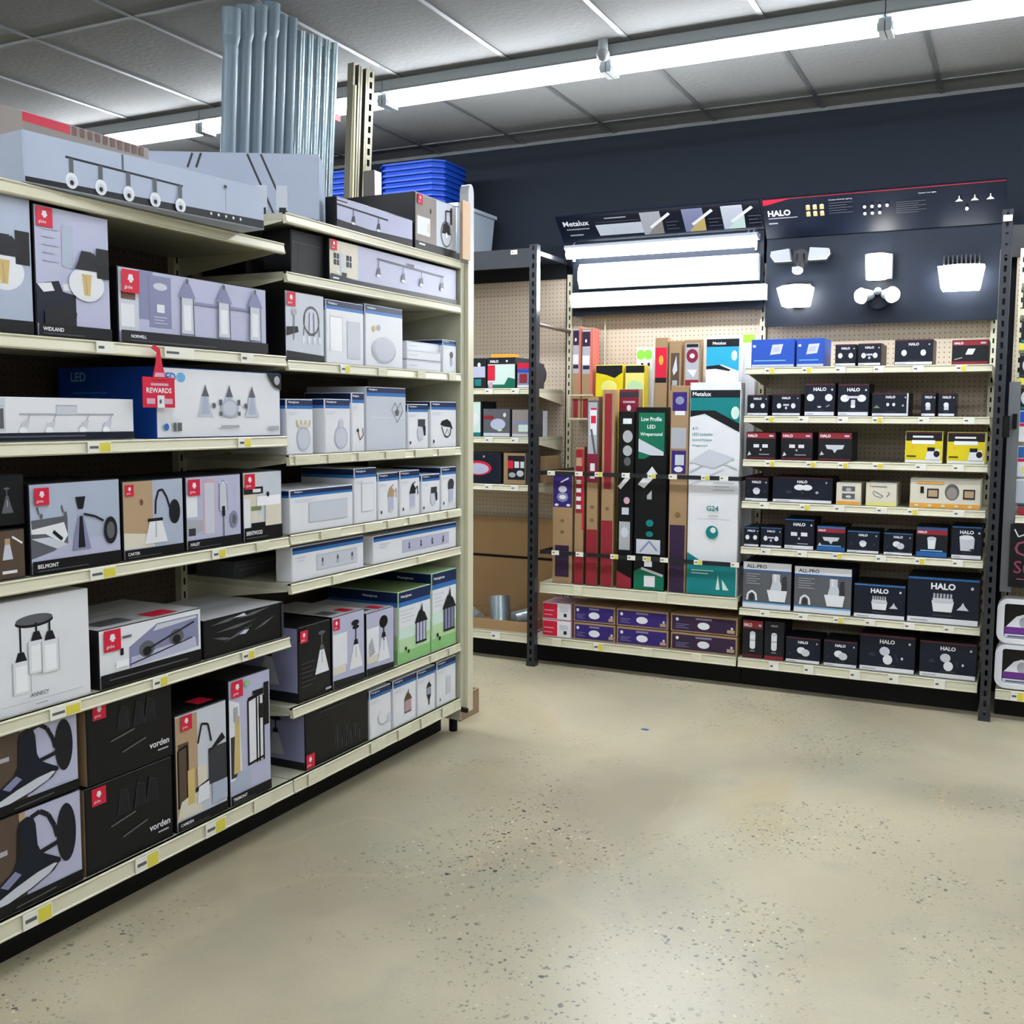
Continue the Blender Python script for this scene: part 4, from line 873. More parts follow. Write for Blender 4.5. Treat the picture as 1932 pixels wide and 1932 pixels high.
for zz, ts in ((1.112, (.13, .3, .42, .58, .73, .85, 1.03, 1.13)), (.655, (.16, .31, .52, .62, .71, .81, 1.0, 1.2))):
    mb = MB(); mb.box(.06, 1.2215, -.012, -.004, zz, zz + .022, m_black)
    for x in (.06, 1.2185): mb.box(x, x + .003, -.004, .48, zz, zz + .022, m_black)
    mb.prism([(.04, zz - .004), (.1, zz), (.1, zz + .028), (.06, zz + .03)], -.02, -.013, m_tagw, 1) if False else None
    rl = mb.build('guard_rail', A)
    for i, t in enumerate(ts):
        price_tag(rl, t, zz - .004, .032, 'yw'[i % 2] if i > 1 else 'w', .046)
        rl.children[-1].location.y = -.006
Bb = wroot(-1.352, 'cream wall shelving bay filled with navy flood light cartons')
for zl in (1.668, 1.418, 1.190, .970, .728, .400): shelf(Bb, .0, 1.178, zl, DW, .036, rtags(.05, 1.15, 6))
base(Bb, .0, 1.178, .118, .05, DW, rtags(.1, 1.1, 5))
peg(Bb, .0, 1.178, .168, 2.30, .495, m_peg); uprights(Bb, (1.16,), .49, 2.3)
Cc = wroot(-.10, 'cream wall shelving bay at the right frame edge with hanging goods')
base(Cc, .0, 1.2, .10, .05, DW, [(.1, 'y'), (.4, 'w')])
for zl in (.955,): shelf(Cc, .05, 1.2, zl, .45, .036, [(.2, 'w')])
mb = MB(); mb.box(.0, 1.2, .05, .06, .64, .95, m_black); sg = mb.build('lower_panel', Cc)
peg(Cc, .0, 1.2, .168, 2.30, .495, m_peg); uprights(Cc, (.03, 1.19), .49, 2.3)
mb = MB(); mb.box(-.068, 1.2, .48, .4945, 2.26, 2.42, m_black); mb.build('header_panel', Cc)
for zl, m in ((2.09, m_cream), (1.94, m_cream), (1.775, m_tagy), (1.61, m_tagy)):
    mb = MB(); mb.box(.03, 1.15, .15, .165, zl, zl + .03, m); mb.box(.03, .05, .165, .48, zl, zl + .02, m_cream); mb.box(1.13, 1.15, .165, .48, zl, zl + .02, m_cream); mb.build('scan_rail', Cc)
mb = MB(); mb.box(.0, .05, .022, .05, .62, 1.62, mat('channel_grey', '6a6e72', .4, metal=.5)); mb.box(.02, .04, .0, .02, 1.4, 1.47, m_kick); mb.build('channel', Cc)
# goods hanging in bay C
kinds = [('lamp_pack', 'dim', 'silver'), ('lamp_pack', 'black', 'offw')]
wh = ('top', 'second', 'third', 'fourth')
for r_, z in enumerate((1.965, 1.81, 1.645, 1.49)):
    for i in range(5):
        mb = MB(); w, h = .075, .115
        mb.cbox(-w / 2, w / 2, 0, .02, 0, h, .002, P('ink')); F = Face(mb, w, h, (-w / 2, 0, 0), (1, 0, 0), (0, 0, 1), (0, -1, 0)); F.full(0, 1, 'ink'); F.e(.33, .5, .22, .3, 'silver'); F.e(.33, .5, .12, .18, 'offw'); F.full(.9, 1, 'greyd'); F.full(0, .12, 'teal' if (i + r_) % 2 else 'dim')
        mb.tube((0, .02, h * .92), (0, .30, h * .92), .002, m_emt, 6)
        o = mb.build('lamp_pack', loc=(-.10 + .075 + .11 * i, YW + .168, z))
        tag(o, 'small black pack with silver lamp, %s row beside the perforated post' % wh[r_], 'pack', 'lamp packs in the %s row' % wh[r_])
for i, (z, c) in enumerate(((1.335, 'bluebox'), (1.165, 'halob'))):
    for j in range(3):
        mb = MB(); w, h = .085, .15
        mb.cbox(-w / 2, w / 2, 0, .03, 0, h, .002, P('offw')); F = Face(mb, w, h, (-w / 2, 0, 0), (1, 0, 0), (0, 0, 1), (0, -1, 0)); F.full(0, 1, 'offw'); F.full(.62, 1, c); F.full(.5, .6, 'red'); F.e(.3, .26, .16, .16, 'yellowp')
        mb.tube((0, .03, h * .9), (0, .31, h * .9), .002, m_emt, 6)
        o = mb.build('bulb_pack', loc=(-.10 + .09 + .11 * j, YW + .16, z))
        tag(o, 'blue, red and white bulb pack hanging in the %s row at the right edge' % ('upper', 'lower')[i], 'pack', 'bulb packs in the %s row' % ('upper', 'lower')[i])
# black sign with chalk writing
mb = MB(); mb.box(0, .62, 0, .012, 0, .30, P('black')); F = Face(mb, .62, .30, (0, 0, 0), (1, 0, 0), (0, 0, 1), (0, -1, 0))
F.l([(.06, .92), (.12, .8), (.2, .84)], .02, 'silver'); F.t(.07, .5, .24, 'Cuz', 'chalkpink', False); F.t(.07, .22, .2, 'Sum', 'chalkpink', False); F.lines(.12, .12, .6, 1, 'chalkpink', .04, .02)
o = mb.build('chalk_sign', loc=(-.065, YW + .002, .65)); tag(o, 'black sign with pink handwriting at the right frame edge', 'sign')
# two white framed clamshell trays
def frame_tray(z):
    r = empty('lamp_tray', (-.105, YW + .005, z))
    W_, H_, t = .52, .215, .032
    def rr(x0, x1, z0, z1, rad, n=5):
        pts = []
        for cx, cz, a0 in ((x1 - rad, z1 - rad, 0), (x0 + rad, z1 - rad, 90), (x0 + rad, z0 + rad, 180), (x1 - rad, z0 + rad, 270)):
            for i in range(n + 1):
                a = radians(a0 + 90 * i / n); pts.append((cx + rad * cos(a), cz + rad * sin(a)))
        return pts
    out, inn = rr(0, W_, 0, H_, .05), rr(t, W_ - t, t * .7, H_ - t * .7, .012)
    mb = MB(); n = len(out); vs = []
    for y in (0, .12):
        for p in (out, inn): vs += [(a, y, b) for a, b in p]
    fs = []
    for i in range(n):
        j = (i + 1) % n
        fs += [(i, j, n + j, n + i), (i, 2 * n + i, 2 * n + j, j), (n + i, n + j, 3 * n + j, 3 * n + i), (2 * n + i, 3 * n + i, 3 * n + j, 2 * n + j)]
    mb.add(vs, fs, P('offw')); mb.build('frame', r)
    mb = MB(); mb.box(t - .003, W_ - t + .003, .03, .11, t * .6, H_ - t * .6, P('black'))
    F = Face(mb, W_ - 2 * t, H_ - 1.4 * t, (t, .029, t * .7), (1, 0, 0), (0, 0, 1), (0, -1, 0))
    F.p([(.05, .32), (.3, .62), (.5, .7), (.75, .62), (1.1, .32)], 'offw'); F.e(.52, .46, .14, .16, 'grey'); F.full(.14, .32, 'purple'); F.full(0, .12, 'silver'); F.lines(.1, .04, .5, 1, 'ink', .1, .03)
    mb.build('insert', r); return r
ta = frame_tray(.155); tag(ta, 'white framed tray with purple band, lower of two at the right edge', 'tray', 'white framed trays right of the black post')
tb = frame_tray(.155 + .219); tag(tb, 'white framed tray with purple band, upper of two at the right edge', 'tray', 'white framed trays right of the black post')
mb = MB(); mb.box(0, .5, 0, .3, 0, .035, P('halon')); mb.box(0, .5, -.003, 0, .0, .034, P('redd')); o = mb.build('flat_pack', loc=(-.04, YW + .02, .993)); tag(o, 'dark flat pack with a red front edge on the right shelf', 'box')
mb = MB(); mb.cbox(-.04, .04, 0, .1, 0, .13, .01, P('silver')); o = mb.build('silver_pack', loc=(.0 - .02, YW + .16, 1.03)); tag(o, 'small silver pack standing on the dark flat pack at the right edge', 'pack')
o.location.z = 1.029

# black posts
def slot_post(x, label, cap=True):
    r = empty('slotted_post', (x, 5.425, 0)); tag(r, label, 'post')
    mb = MB(); w, d, t, H = .046, .046, .003, 2.405
    mb.box(-w / 2, -w / 2 + t, 0, d, 0, H, m_post); mb.box(w / 2 - t, w / 2, 0, d, 0, H, m_post)
    for y in (0, d - t):
        mb.box(-w / 2 + t, -.006, y, y + t, 0, H, m_post); mb.box(.006, w / 2 - t, y, y + t, 0, H, m_post)
        k = .0; z = .0
        while z < H - .03:
            mb.box(-.006, .006, y, y + t, z, z + .022, m_post); z += .05
        mb.box(-.006, .006, y, y + t, z, H, m_post)
    mb.build('tube', r)
    mb = MB(); mb.box(-w / 2 - .004, w / 2 + .004, -.004, d + .004, 0, .03, m_post); mb.build('foot', r)
    return r
pl = slot_post(-2.545, 'tall black post left of the rack of tall cartons')
mb = MB(); mb.tube((.014, .046, 1.965), (.004, .520, 1.958), .011, mat('brace_brown', '4d4038', .5), 8); mb.build('brace', pl)
pr = slot_post(-.139, 'tall black perforated post at the right end of the flood light shelves')
mb = MB(); mb.box(-.018, .02, -.008, -.001, 2.35, 2.378, P('offw')); mb.build('label_clip', pr)
mb = MB(); mb.box(.02, .05, .0, .03, 1.36, 1.46, m_kick); mb.build('bracket', pr)

# ------------------------------------------------------------------ wall displays
def display(x0, x1, z0, z1, label, zh0, hdr, ea=0, eb=0):
    w = x1 - x0
    r = empty('light_display', (x0, 5.86, z0)); tag(r, label, 'display')
    mb = MB(); mb.box(0, w, .03, .05, 0, z1 - z0, m_dpanel); mb.box(.01, .05, .05, .085, .0, .05, m_black); mb.box(w - .05, w - .01, .05, .085, .0, .05, m_black); mb.build('back_board', r)
    # header leaning forward
    yb, yt, zb, zt = .02, -.12, zh0 - z0, 2.605 - z0
    L = math.hypot(yt - yb, zt - zb); uz = Vector((0, (yt - yb) / L, (zt - zb) / L)); n = Vector((0, -uz.z, uz.y))
    mb = MB()
    P0 = [Vector((-ea, yb, zb)), Vector((w + eb, yb, zb)), Vector((w + eb, yt, zt)), Vector((-ea, yt, zt))]; w += ea + eb
    mb.add([p for p in P0] + [p - n * .012 for p in P0], [(0, 1, 2, 3), (7, 6, 5, 4), (0, 4, 5, 1), (1, 5, 6, 2), (2, 6, 7, 3), (3, 7, 4, 0)], P('halon'))
    F = Face(mb, w, L, P0[0], (1, 0, 0), uz, n); hdr(F)
    mb.build('header_sign', r)
    return r
def hdr_met(F):
    W = F.W; F.full(0, 1, 'halon'); F.t(W * .03, .62, .19, 'Metalux', 'white', maxw=W * .16); F.r(W * .04, .48, W * .16, .52, 'grey'); F.r(W * .05, .26, W * .12, .31, 'grey')
    F.p([(W * .205, .2), (W * .44, .2), (W * .43, .6), (W * .195, .6)], 'silver'); F.r(W * .25, .8, W * .36, .84, 'grey'); F.r(W * .2, .68, W * .42, .7, 'greyd')
    for i, (x, c, d) in enumerate(((W * .45, 'grey', 'taupe'), (W * .655, 'lavd', 'amber'), (W * .84, 'silver', 'mint'))):
        F.r(x - .12, .12, x + W * .08, .92, c); F.p([(x, .12), (x + W * .08, .12), (x + W * .085, .7)], d); F.l([(x + W * .02, .36), (x + W * .125, .82)], .09, 'white')
        F.lines(x + W * .1, .5, W * .06, 3, 'greyd', .12, .03)
def hdr_halo(F):
    W = F.W; F.full(0, 1, 'halon'); F.full(.965, 1, 'redd'); F.p([(0, .84), (0, .97), (W * .12, .97), (W * .03, .86)], 'red')
    F.t(W * .02, .56, .15, 'HALO', 'white', maxw=W * .13); F.r(W * .02, .5, W * .15, .52, 'grey'); F.r(W * .02, .37, W * .06, .4, 'grey')
    for i in range(3):
        for j in range(2): F.r(W * (.19 + .03 * i), .66 - .16 * j, W * (.208 + .03 * i), .78 - .16 * j, 'amber'); F.e(W * (.2 + .03 * i), .76 - .16 * j, .03, .03, 'offw', 8)
    F.t(W * .29, .84, .045, 'Outdoor Security Lighting', 'silver', False, maxw=W * .25)
    F.lines(W * .29, .78, W * .1, 5, 'greyd', .06, .012); F.lines(W * .57, .68, W * .12, 6, 'greyd', .05, .01); F.t(W * .66, .84, .04, 'Outdoor Area Lights', 'silver', False, maxw=W * .2)
    for i in range(4): F.e(W * (.44 + .031 * i), .64, .035, .04, 'white', 10)
    for i in range(3): F.e(W * (.44 + .031 * i), .48, .035, .04, 'white', 10)
    for i in range(3): x = W * (.82 + .06 * i); F.p([(x - .08, .6), (x + .08, .6), (x, .68)], 'offw'); F.l([(x, .66), (x, .73)], .02, 'offw')
    F.e(W * .85, .42, .035, .045, 'white', 10)
display(-2.50, -1.362, 2.045, 2.48, 'slate display board with three lit shop lights under a tilted sign', 2.475, hdr_met, .055, 0)
display(-1.346, -.178, 1.945, 2.42, 'slate display board with mounted flood lights under a tilted navy sign', 2.42, hdr_halo, 0, .02)
m_dis = emis('shop_light_glow', 'f4faff', DISPLAY)
m_dis2 = emis('flood_glow', 'fffdf6', DISPLAY * 1.3)
m_dis3 = emis('spot_glow', 'f6fbff', DISPLAY * .8)
m_wp = mat('white_paint', '8d939b', .4)
def shop(x0, x1, z0, z1, kind, label):
    w = x1 - x0; h = z1 - z0
    r = empty('shop_light', (x0, 5.80, z0)); tag(r, label, 'shop light', 'lit shop lights on the display board')
    mb = MB()
    if kind == 'tube':
        mb.prism([(.0, h * .6), (.05, h * .62), (.06, h), (-.02, h), (-.03, h * .8)], 0, w, m_wp, 0)
        mb.box(.02, .03, .06, .089, .0, h, m_wp); mb.box(w - .03, w - .02, .06, .089, .0, h, m_wp); mb.build('housing', r)
        mb = MB(); mb.tube((.01, .0, h * .38), (w - .01, .0, h * .38), h * .3, m_dis, 12); mb.build('diffuser', r, True)
        mb = MB()
        for x in (.04, w - .06, w - .03): mb.tube((x, .01, h), (x, .045, h + .024), .004, m_emt, 6)
        mb.build('hanger', r)
    else:
        mb.box(-.012, w + .012, .045, .089, -.006, h + .006, m_wp); mb.build('housing', r)
        mb = MB(); n = 8
        prof = [(.045, 0)] + [(.045 - .05 * sin(pi * i / n), h / 2 - h / 2 * cos(pi * i / n)) for i in range(1, n)] + [(.045, h)]
        mb.prism(prof, 0, w, m_dis, 0); mb.build('diffuser', r, False)
shop(-2.51, -1.375, 2.362, 2.445, 'tube', 'thin lit shop light, topmost of three on the display board')
shop(-2.43, -1.392, 2.205, 2.335, 'wide', 'wide lit wraparound light, middle of three on the display board')
shop(-2.478, -1.348, 2.095, 2.170, 'round', 'lit strip light, lowest of three on the display board')
def ribbed(name): pass
fl = empty('flood_light', (-1.165, 5.84, 2.04)); tag(fl, 'brightest lit flood light, lower left on the navy display', 'flood light')
mb = MB(); mb.box(-.07, .07, .014, .049, .09, .125, m_black); mb.box(-.03, .03, .02, .049, .0, .09, m_black); mb.build('bracket', fl)
mb = MB(); mb.prism([(-.100, .1), (-.07, .112), (0, .118), (.07, .112), (.088, .1), (.07, .005), (.055, 0), (-.055, 0), (-.07, .005)], -.05, .012, m_dis2, 1); mb.build('lens', fl)
tw = empty('flood_light', (-1.15, 5.84, 2.262)); tag(tw, 'unlit twin-head flood light at the upper left of the navy display', 'flood light')
mb = MB(); mb.tube((0, .049, .04), (0, -.01, .04), .045, m_black, 20); mb.tube((0, -.01, -.015), (0, -.01, .06), .022, m_black, 12); mb.build('mount', tw)
for s in (-1, 1):
    mb = MB(); mb.prism([(s * .045, .022), (s * .055, .085), (s * .15, .075), (s * .155, .05), (s * .135, .022)], -.05, -.01, P('grey'), 1); mb.prism([(s * .042, .018), (s * .052, .09), (s * .154, .08), (s * .16, .048), (s * .137, .016)], -.01, .02, m_black, 1); mb.build('lamp_head', tw)
mb = MB(); mb.ball((-.01, -.03, -.03), .03, .03, .022, P('grey')); mb.ball((-.028, -.05, -.02), .008, .008, .008, P('white')); mb.ball((.012, -.05, -.028), .008, .008, .008, P('white')); mb.build('sensor', tw, True)
wp = empty('wall_light', (-.745, 5.84, 2.165)); tag(wp, 'lit upright cylinder wall light in the middle of the navy display', 'wall light')
mb = MB(); mb.box(-.045, .06, .0, .049, .005, .13, m_wp); mb.build('housing', wp)
mb = MB(); mb.tube((-.01, -.03, .0), (-.01, -.03, .125), .052, m_dis2, 20, .058); mb.build('lens', wp, True)
ds = empty('spot_light', (-.748, 5.84, 2.06)); tag(ds, 'lit twin spot light with splayed heads, under the cylinder light', 'spot light')
mb = MB(); mb.tube((0, .049, .01), (0, .0, .01), .055, m_dpanel, 24); mb.ball((0, -.01, .045), .02, .03, .02, m_wp); mb.build('mount', ds, True)
for s in (-1, 1):
    mb = MB(); mb.tube((s * .03, 0, .03), (s * .075, -.05, .02), .022, m_wp, 16, .04); mb.build('lamp_head', ds, True)
    mb = MB(); c0 = Vector((s * .075, -.05, .02)); d0 = Vector((s * .045, -.05, -.01)).normalized(); mb.tube(c0, c0 + d0 * .02, .041, m_dis3, 20, .034); mb.build('lens', ds, True)
ar = empty('area_light', (-.35, 5.84, 2.09)); tag(ar, 'wide lit area light with dark cooling fins, right on the navy display', 'area light')
mb = MB(); mb.box(-.09, .09, .0, .049, .115, .135, m_black)
for i in range(9): mb.box(-.085 + .0205 * i, -.079 + .0205 * i, -.03, .045, .13, .175, m_black)
mb.build('heat_sink', ar)
mb = MB(); mb.prism([(-.108, .118), (0, .125), (.108, .118), (.09, .01), (.085, 0), (-.085, 0), (-.09, .01)], -.07, .02, m_dis, 1); mb.build('lens', ar)

# ------------------------------------------------------------------ wire rack with the two narrow cartons on the pegboard
wr = empty('wire_rack', (-2.46, 5.78, 1.43)); tag(wr, 'white wire rack on the pegboard above the purple-topped carton', 'rack')
mb = MB()
for x in (-.012, .142): mb.tube((x, .18, -.05), (x, .18, .60), .004, m_cream, 6); mb.tube((x, .0, .0), (x, .18, .0), .004, m_cream, 6); mb.tube((x, 0, 0), (x, 0, .14), .004, m_cream, 6)
mb.tube((-.012, 0, 0), (.142, 0, 0), .006, m_cream, 6); mb.tube((-.012, 0, .14), (.142, 0, .14), .004, m_cream, 6); mb.box(-.01, .135, .0, .18, -.008, -.004, m_cream)
mb.build('wire_frame', wr)
for i, (x, w) in enumerate(((-2.456, .054), (-2.388, .070))):
    mb = MB(); h = .545 - .01 * i; mb.cbox(-w / 2, w / 2, 0, .10, 0, h, .0015, P('kraft'), None, P('salmon'))
    F = Face(mb, w, h, (-w / 2, 0, 0), (1, 0, 0), (0, 0, 1), (0, -1, 0)); W_ = F.W; F.full(0, 1, 'kraft')
    F.r(0, .5, W_ * .74, .98, 'grey'); F.r(0, .8, W_ * .74, .96, 'plum'); F.e(W_ * .36, .86, .012, .02, 'offw', 8); F.r(W_ * .05, .6, W_ * .7, .7, 'offw'); F.r(W_ * .1, .55, W_ * .7, .59, 'plum'); F.r(W_ * .76, .3, W_, .98, 'salmon')
    F.r(W_ * .15, .02, W_ * .7, .22, 'redd')
    o = mb.build('narrow_light_box', loc=(x + .025, 5.80, 1.429)); tag(o, 'narrow kraft carton with plum label in the wire rack, %s of two' % ('left', 'right')[i], 'box', 'narrow cartons in the wire rack')

# ------------------------------------------------------------------ pipes, conduits, struts behind the left gondola
pv = None
for i, (y, z, dx) in enumerate(((3.251, 2.985, 0), (3.33, 3.02, 0), (3.408, 3.05, 0), (3.487, 3.085, 0), (3.552, 3.06, 0), (3.616, 3.07, 0), (3.37, 3.04, -.075), (3.45, 3.03, -.075), (3.57, 3.05, -.06))):
    bell = i < 4
    top = Vector((-2.80 + dx, y, z)); bot = Vector((-3.10 + dx, y + .14, 0)); d = (top - bot).normalized()
    mb = MB()
    if bell:
        mb.tube(bot, top - d * .12, .029, m_pvc, 16); mb.tube(top - d * .13, top - d * .10, .029, m_pvc, 16, .036, False); mb.pipe(top - d * .10, top, .036, .031, m_pvc)
    else: mb.pipe(bot, top, .024, .021, m_pvc)
    o = mb.build('plastic_pipe', smooth=True)
    tag(o, 'thick grey plastic pipe with flared top, front row behind the gondola' if bell else 'thin grey plastic pipe behind the flared pipes', 'pipe', 'flared grey pipes' if bell else 'thin grey pipes')
for i in range(15):
    row, c_ = i % 3, i // 3
    y = 3.685 + .058 * c_ + .019 * row; z = 3.04 + .006 * ((i * 7) % 5); X_ = -2.80 - .032 * row
    top = Vector((X_, y, z)); bot = Vector((X_ - .30, y + .15, 0)); mb = MB()
    mb.pipe(bot, top, .0145, .012, m_emt, 12); o = mb.build('steel_conduit', smooth=True)
    tag(o, 'shiny thin steel conduit in the bundle right of the grey plastic pipes', 'conduit', 'steel conduits behind the gondola')
for i, (y, z, w) in enumerate(((4.10, 3.05, .041), (4.16, 3.07, .041), (4.215, 3.065, .041))):
    r = MB(); t = .003; L = 3.05
    r.box(-w / 2, -w / 2 + t, 0, w, 0, L, m_strut); r.box(w / 2 - t, w / 2, 0, w, 0, L, m_strut)
    if i < 2: r.box(-w / 2 + t, w / 2 - t, w - t, w, 0, L, m_kick); r.box(-w / 2 + t, -w / 2 + .010, 0, t, 0, L, m_strut); r.box(w / 2 - .010, w / 2 - t, 0, t, 0, L, m_strut)  # black back web paints in the shade inside the open steel channel
    else:
        r.box(-w / 2, -.008, 0, t, 0, L, m_strut); r.box(.008, w / 2, 0, t, 0, L, m_strut)
        for k in range(62): r.box(-.008, .008, 0, t, k * .05, k * .05 + .02, m_strut)
        r.box(-w / 2, w / 2, w - t, w, 0, L, m_kick)  # steel back web coloured black as the shade behind the slots
    o = r.build('strut_channel', loc=(-3.03, y + .04, 0)); o.rotation_euler = (radians(-3.6), 0, pi / 2); 
    o.rotation_euler = Euler((radians(0), 0, 0)); o.matrix_world = Matrix.Translation((-3.02, y + .08, 0)) @ Matrix.Rotation(radians(3.6), 4, 'Y') @ Matrix.Rotation(radians(1.0), 4, 'X') @ Matrix.Rotation(pi / 2 - .25, 4, 'Z')
    tag(o, ('plain steel strut channel, leftmost of three leaning together', 'plain steel strut channel, middle of three leaning together', 'slotted steel strut channel, rightmost of three leaning together')[i], 'strut', 'steel strut channels')
mb = MB(); mb.box(-.006, .006, -.006, .006, 0, 2.94, mat('pale_wood', 'cfc39a', .6)); o = mb.build('wood_strip'); o.matrix_world = Matrix.Translation((-2.98, 4.14, 0)) @ Matrix.Rotation(radians(3.2), 4, 'Y') @ Matrix.Rotation(radians(1.0), 4, 'X')
tag(o, 'pale wooden strip left of the leaning strut channels', 'wood strip')
mb = MB(); mb.box(-.003, .003, -.02, .02, -.015, .015, P('red')); o = mb.build('red_tag', loc=(-2.84, 3.985, 2.77)); tag(o, 'tiny red tag tied to the steel conduits', 'tag')
loose_long = True

# ------------------------------------------------------------------ totes on the corner shelving
def tote(name, w, d, h, mo, lid=None, th=.004, taper=.03):
    r = MB(); rings = []
    def rect(x, y, z): return [(-x, -y, z), (x, -y, z), (x, y, z), (-x, y, z)]
    prof = [(w / 2 - taper, d / 2 - taper, 0), (w / 2 - .012, d / 2 - .012, h - .02), (w / 2, d / 2, h - .02), (w / 2, d / 2, h), (w / 2 - .016, d / 2 - .016, h), (w / 2 - taper - .004, d / 2 - taper - .004, .006)]
    vs = [];
    for p in prof: vs += rect(*p)
    fs = [(0, 3, 2, 1)]
    for k in range(len(prof) - 1):
        for i in range(4): fs.append((k * 4 + i, k * 4 + (i + 1) % 4, k * 4 + 4 + (i + 1) % 4, k * 4 + 4 + i))
    fs.append(tuple(20 + i for i in range(4)))
    r.add(vs, fs, mo); return r
m_clear = mat('clear_plastic', 'a9b5c2', rough=.3, var=.03, trans=.12)
m_bluep = mat('blue_plastic', '0d3a9c', spec=.3, rough=.45, var=.04)
r = tote('t', .56, .50, .29, m_clear); o = r.build('clear_tote', loc=(-3.33, 5.715, 2.3935)); tag(o, 'clear plastic tote on top of the corner shelving, behind the white post', 'tote')
def lids(x, y, z, n, label, grp):
    for i in range(n):
        mb = MB(); w, d = .23, .19; zz = 0
        def oct_(w, d, c, z): return [(-w + c, -d, z), (w - c, -d, z), (w, -d + c, z), (w, d - c, z), (w - c, d, z), (-w + c, d, z), (-w, d - c, z), (-w, -d + c, z)]
        vs = oct_(w - .02, d - .02, .05, 0) + oct_(w - .014, d - .014, .055, .018) + oct_(w, d, .06, .022) + oct_(w, d, .06, .032)
        fs = [tuple(range(8))[::-1]] + [(k * 8 + j, k * 8 + (j + 1) % 8, k * 8 + 8 + (j + 1) % 8, k * 8 + 8 + j) for k in range(3) for j in range(8)] + [tuple(range(24, 32))]
        mb.add(vs, fs, m_bluep); o = mb.build('tote_lid', loc=(x, y, z + i * .033)); tag(o, label, 'lid', grp)
lids(-3.40, 5.66, 2.685, 8, 'blue plastic lid in the stack on the clear tote', 'blue lids on the clear tote')
lids(-4.02, 5.70, 2.3935, 17, 'blue plastic lid in the stack seen between pipes and struts', 'blue lids left of the clear tote')

# ------------------------------------------------------------------ corner shelf extras
mb = MB(); mb.cbox(0, .20, 0, .22, 0, .16, .002, P('kraft')); mb.box(.04, .06, -.001, 0, 0, .16, P('kraftd')); mb.box(.12, .14, -.001, 0, 0, .16, P('kraftd')); o = mb.build('carton', loc=(-2.79, 5.725, 1.0465)); tag(o, 'plain kraft carton behind the black post on the lower corner shelf', 'box')
mb = MB(); mb.cbox(0, .12, 0, .12, 0, .155, .002, P('silver')); F = Face(mb, .12, .155, (0, 0, 0), (1, 0, 0), (0, 0, 1), (0, -1, 0)); F.lines(.1, .85, .55, 6, 'grey', .13, .03); o = mb.build('carton', loc=(-2.755, 5.72, 1.3235)); tag(o, 'small silver striped carton behind the black post on the middle corner shelf', 'box')
mb = MB(); mb.tube((0, .0, .085), (0, .05, .085), .085, P('dim'), 28); mb.tube((0, -.002, .085), (0, .0, .085), .06, P('offw'), 28); mb.tube((0, -.004, .085), (0, -.002, .085), .03, P('grey'), 20); o = mb.build('cable_reel', smooth=True, loc=(-2.70, 5.725, 1.6075)); tag(o, 'round silver and black reel right of the black post, upper corner shelf', 'reel')
mb = MB(); w, h = .09, .035; mb.box(0, .14, 0, .1, 0, .03, P('orange')); o = mb.build('orange_pack', loc=(-2.93, 5.66, 1.785)); tag(o, 'small orange pack lying on top of the red-banded carton', 'pack')
mb = MB()
for a in ((0, .62, 0, .008), (0, .62, .37, .378)): mb.box(a[0], a[1], a[2], a[3], 0, .06, m_kraft)
mb.box(0, .008, .008, .37, 0, .06, m_kraft); mb.box(.612, .62, .008, .37, 0, .06, m_kraft); mb.box(.008, .612, .008, .37, 0, .006, m_kraft)
o = mb.build('cardboard_tray', loc=(-3.22, 5.53, .169)); tag(o, 'shallow kraft tray holding metal parts on the corner base shelf', 'tray')
mb = MB(); mb.pipe((0, 0, .0), (-.02, .03, .15), .062, .058, m_emt, 20); o = mb.build('duct_piece', smooth=True, loc=(-2.86, 5.66, .195)); tag(o, 'upright galvanised duct piece in the kraft tray', 'duct')
mb = MB(); mb.pipe((.02, 0, 0), (.10, .10, .02), .048, .044, m_emt, 20); o = mb.build('duct_piece', smooth=True, loc=(-2.755, 5.60, .227)); tag(o, 'duct piece lying on its side beside the black post', 'duct')
mb = MB(); mb.pipe((0, 0, 0), (-.1, .08, .02), .035, .031, m_emt, 16); o = mb.build('duct_piece', smooth=True, loc=(-2.97, 5.60, .213)); tag(o, 'smallest duct piece, left of the upright one', 'duct')

# ------------------------------------------------------------------ odd cartons on the gondola top
def loose(name, w, d, h, m, loc, rz, label, fn=None, grp=None):
    mb = MB(); mb.cbox(-w / 2, w / 2, 0, d, 0, h, .0015, P(m))
    if fn: fn(Face(mb, w, h, (-w / 2, 0, 0), (1, 0, 0), (0, 0, 1), (0, -1, 0)))
    o = mb.build(name, loc=loc, rz=rz); tag(o, label, 'box', grp); return o
def f_chand(F):
    W = F.W; F.full(0, 1, 'bluegrey'); F.p([(0, 0), (W, 0), (W * .97, .1), (0, .16)], 'lavd'); F.p([(W * .6, 0), (W, 0), (W, .08), (W * .6, .06)], 'ink')
    for x in (.26, .31): F.l([(W * x, .98), (W * (x - .03), .78)], .03, 'dim')
    for x in (.58, .66): F.l([(W * x, .98), (W * (x + .16), .1)], .03, 'dim')
    for x in (W * .66, W * .78): F.r(x - .08, .2, x + .08, .55, 'silver'); F.r(x - .04, .14, x + .06, .24, 'ink')
loose('light_fixture_box', .60, .20, .25, 'bluegrey', (-2.592, 3.006, 2.1275), radians(30), 'large grey carton lying askew across the gondola top, beside the long bar carton', f_chand)
loose('light_fixture_box', .26, .2, .05, 'black', (-2.445, 3.02, 1.9325), pi / 2, 'flat black carton sticking out left of the short upper shelf')
loose('carton', .5, .10, .30, 'pink', (-2.66, 2.42, 2.0225), pi / 2, 'red and white carton peeking over the long grey carton', lambda F: (F.full(0, 1, 'taupe'), F.r(0, .9, .6, 1, 'red'), [F.r(.62 + .1 * i, .9, .68 + .1 * i, 1, 'brown') for i in range(10)]))

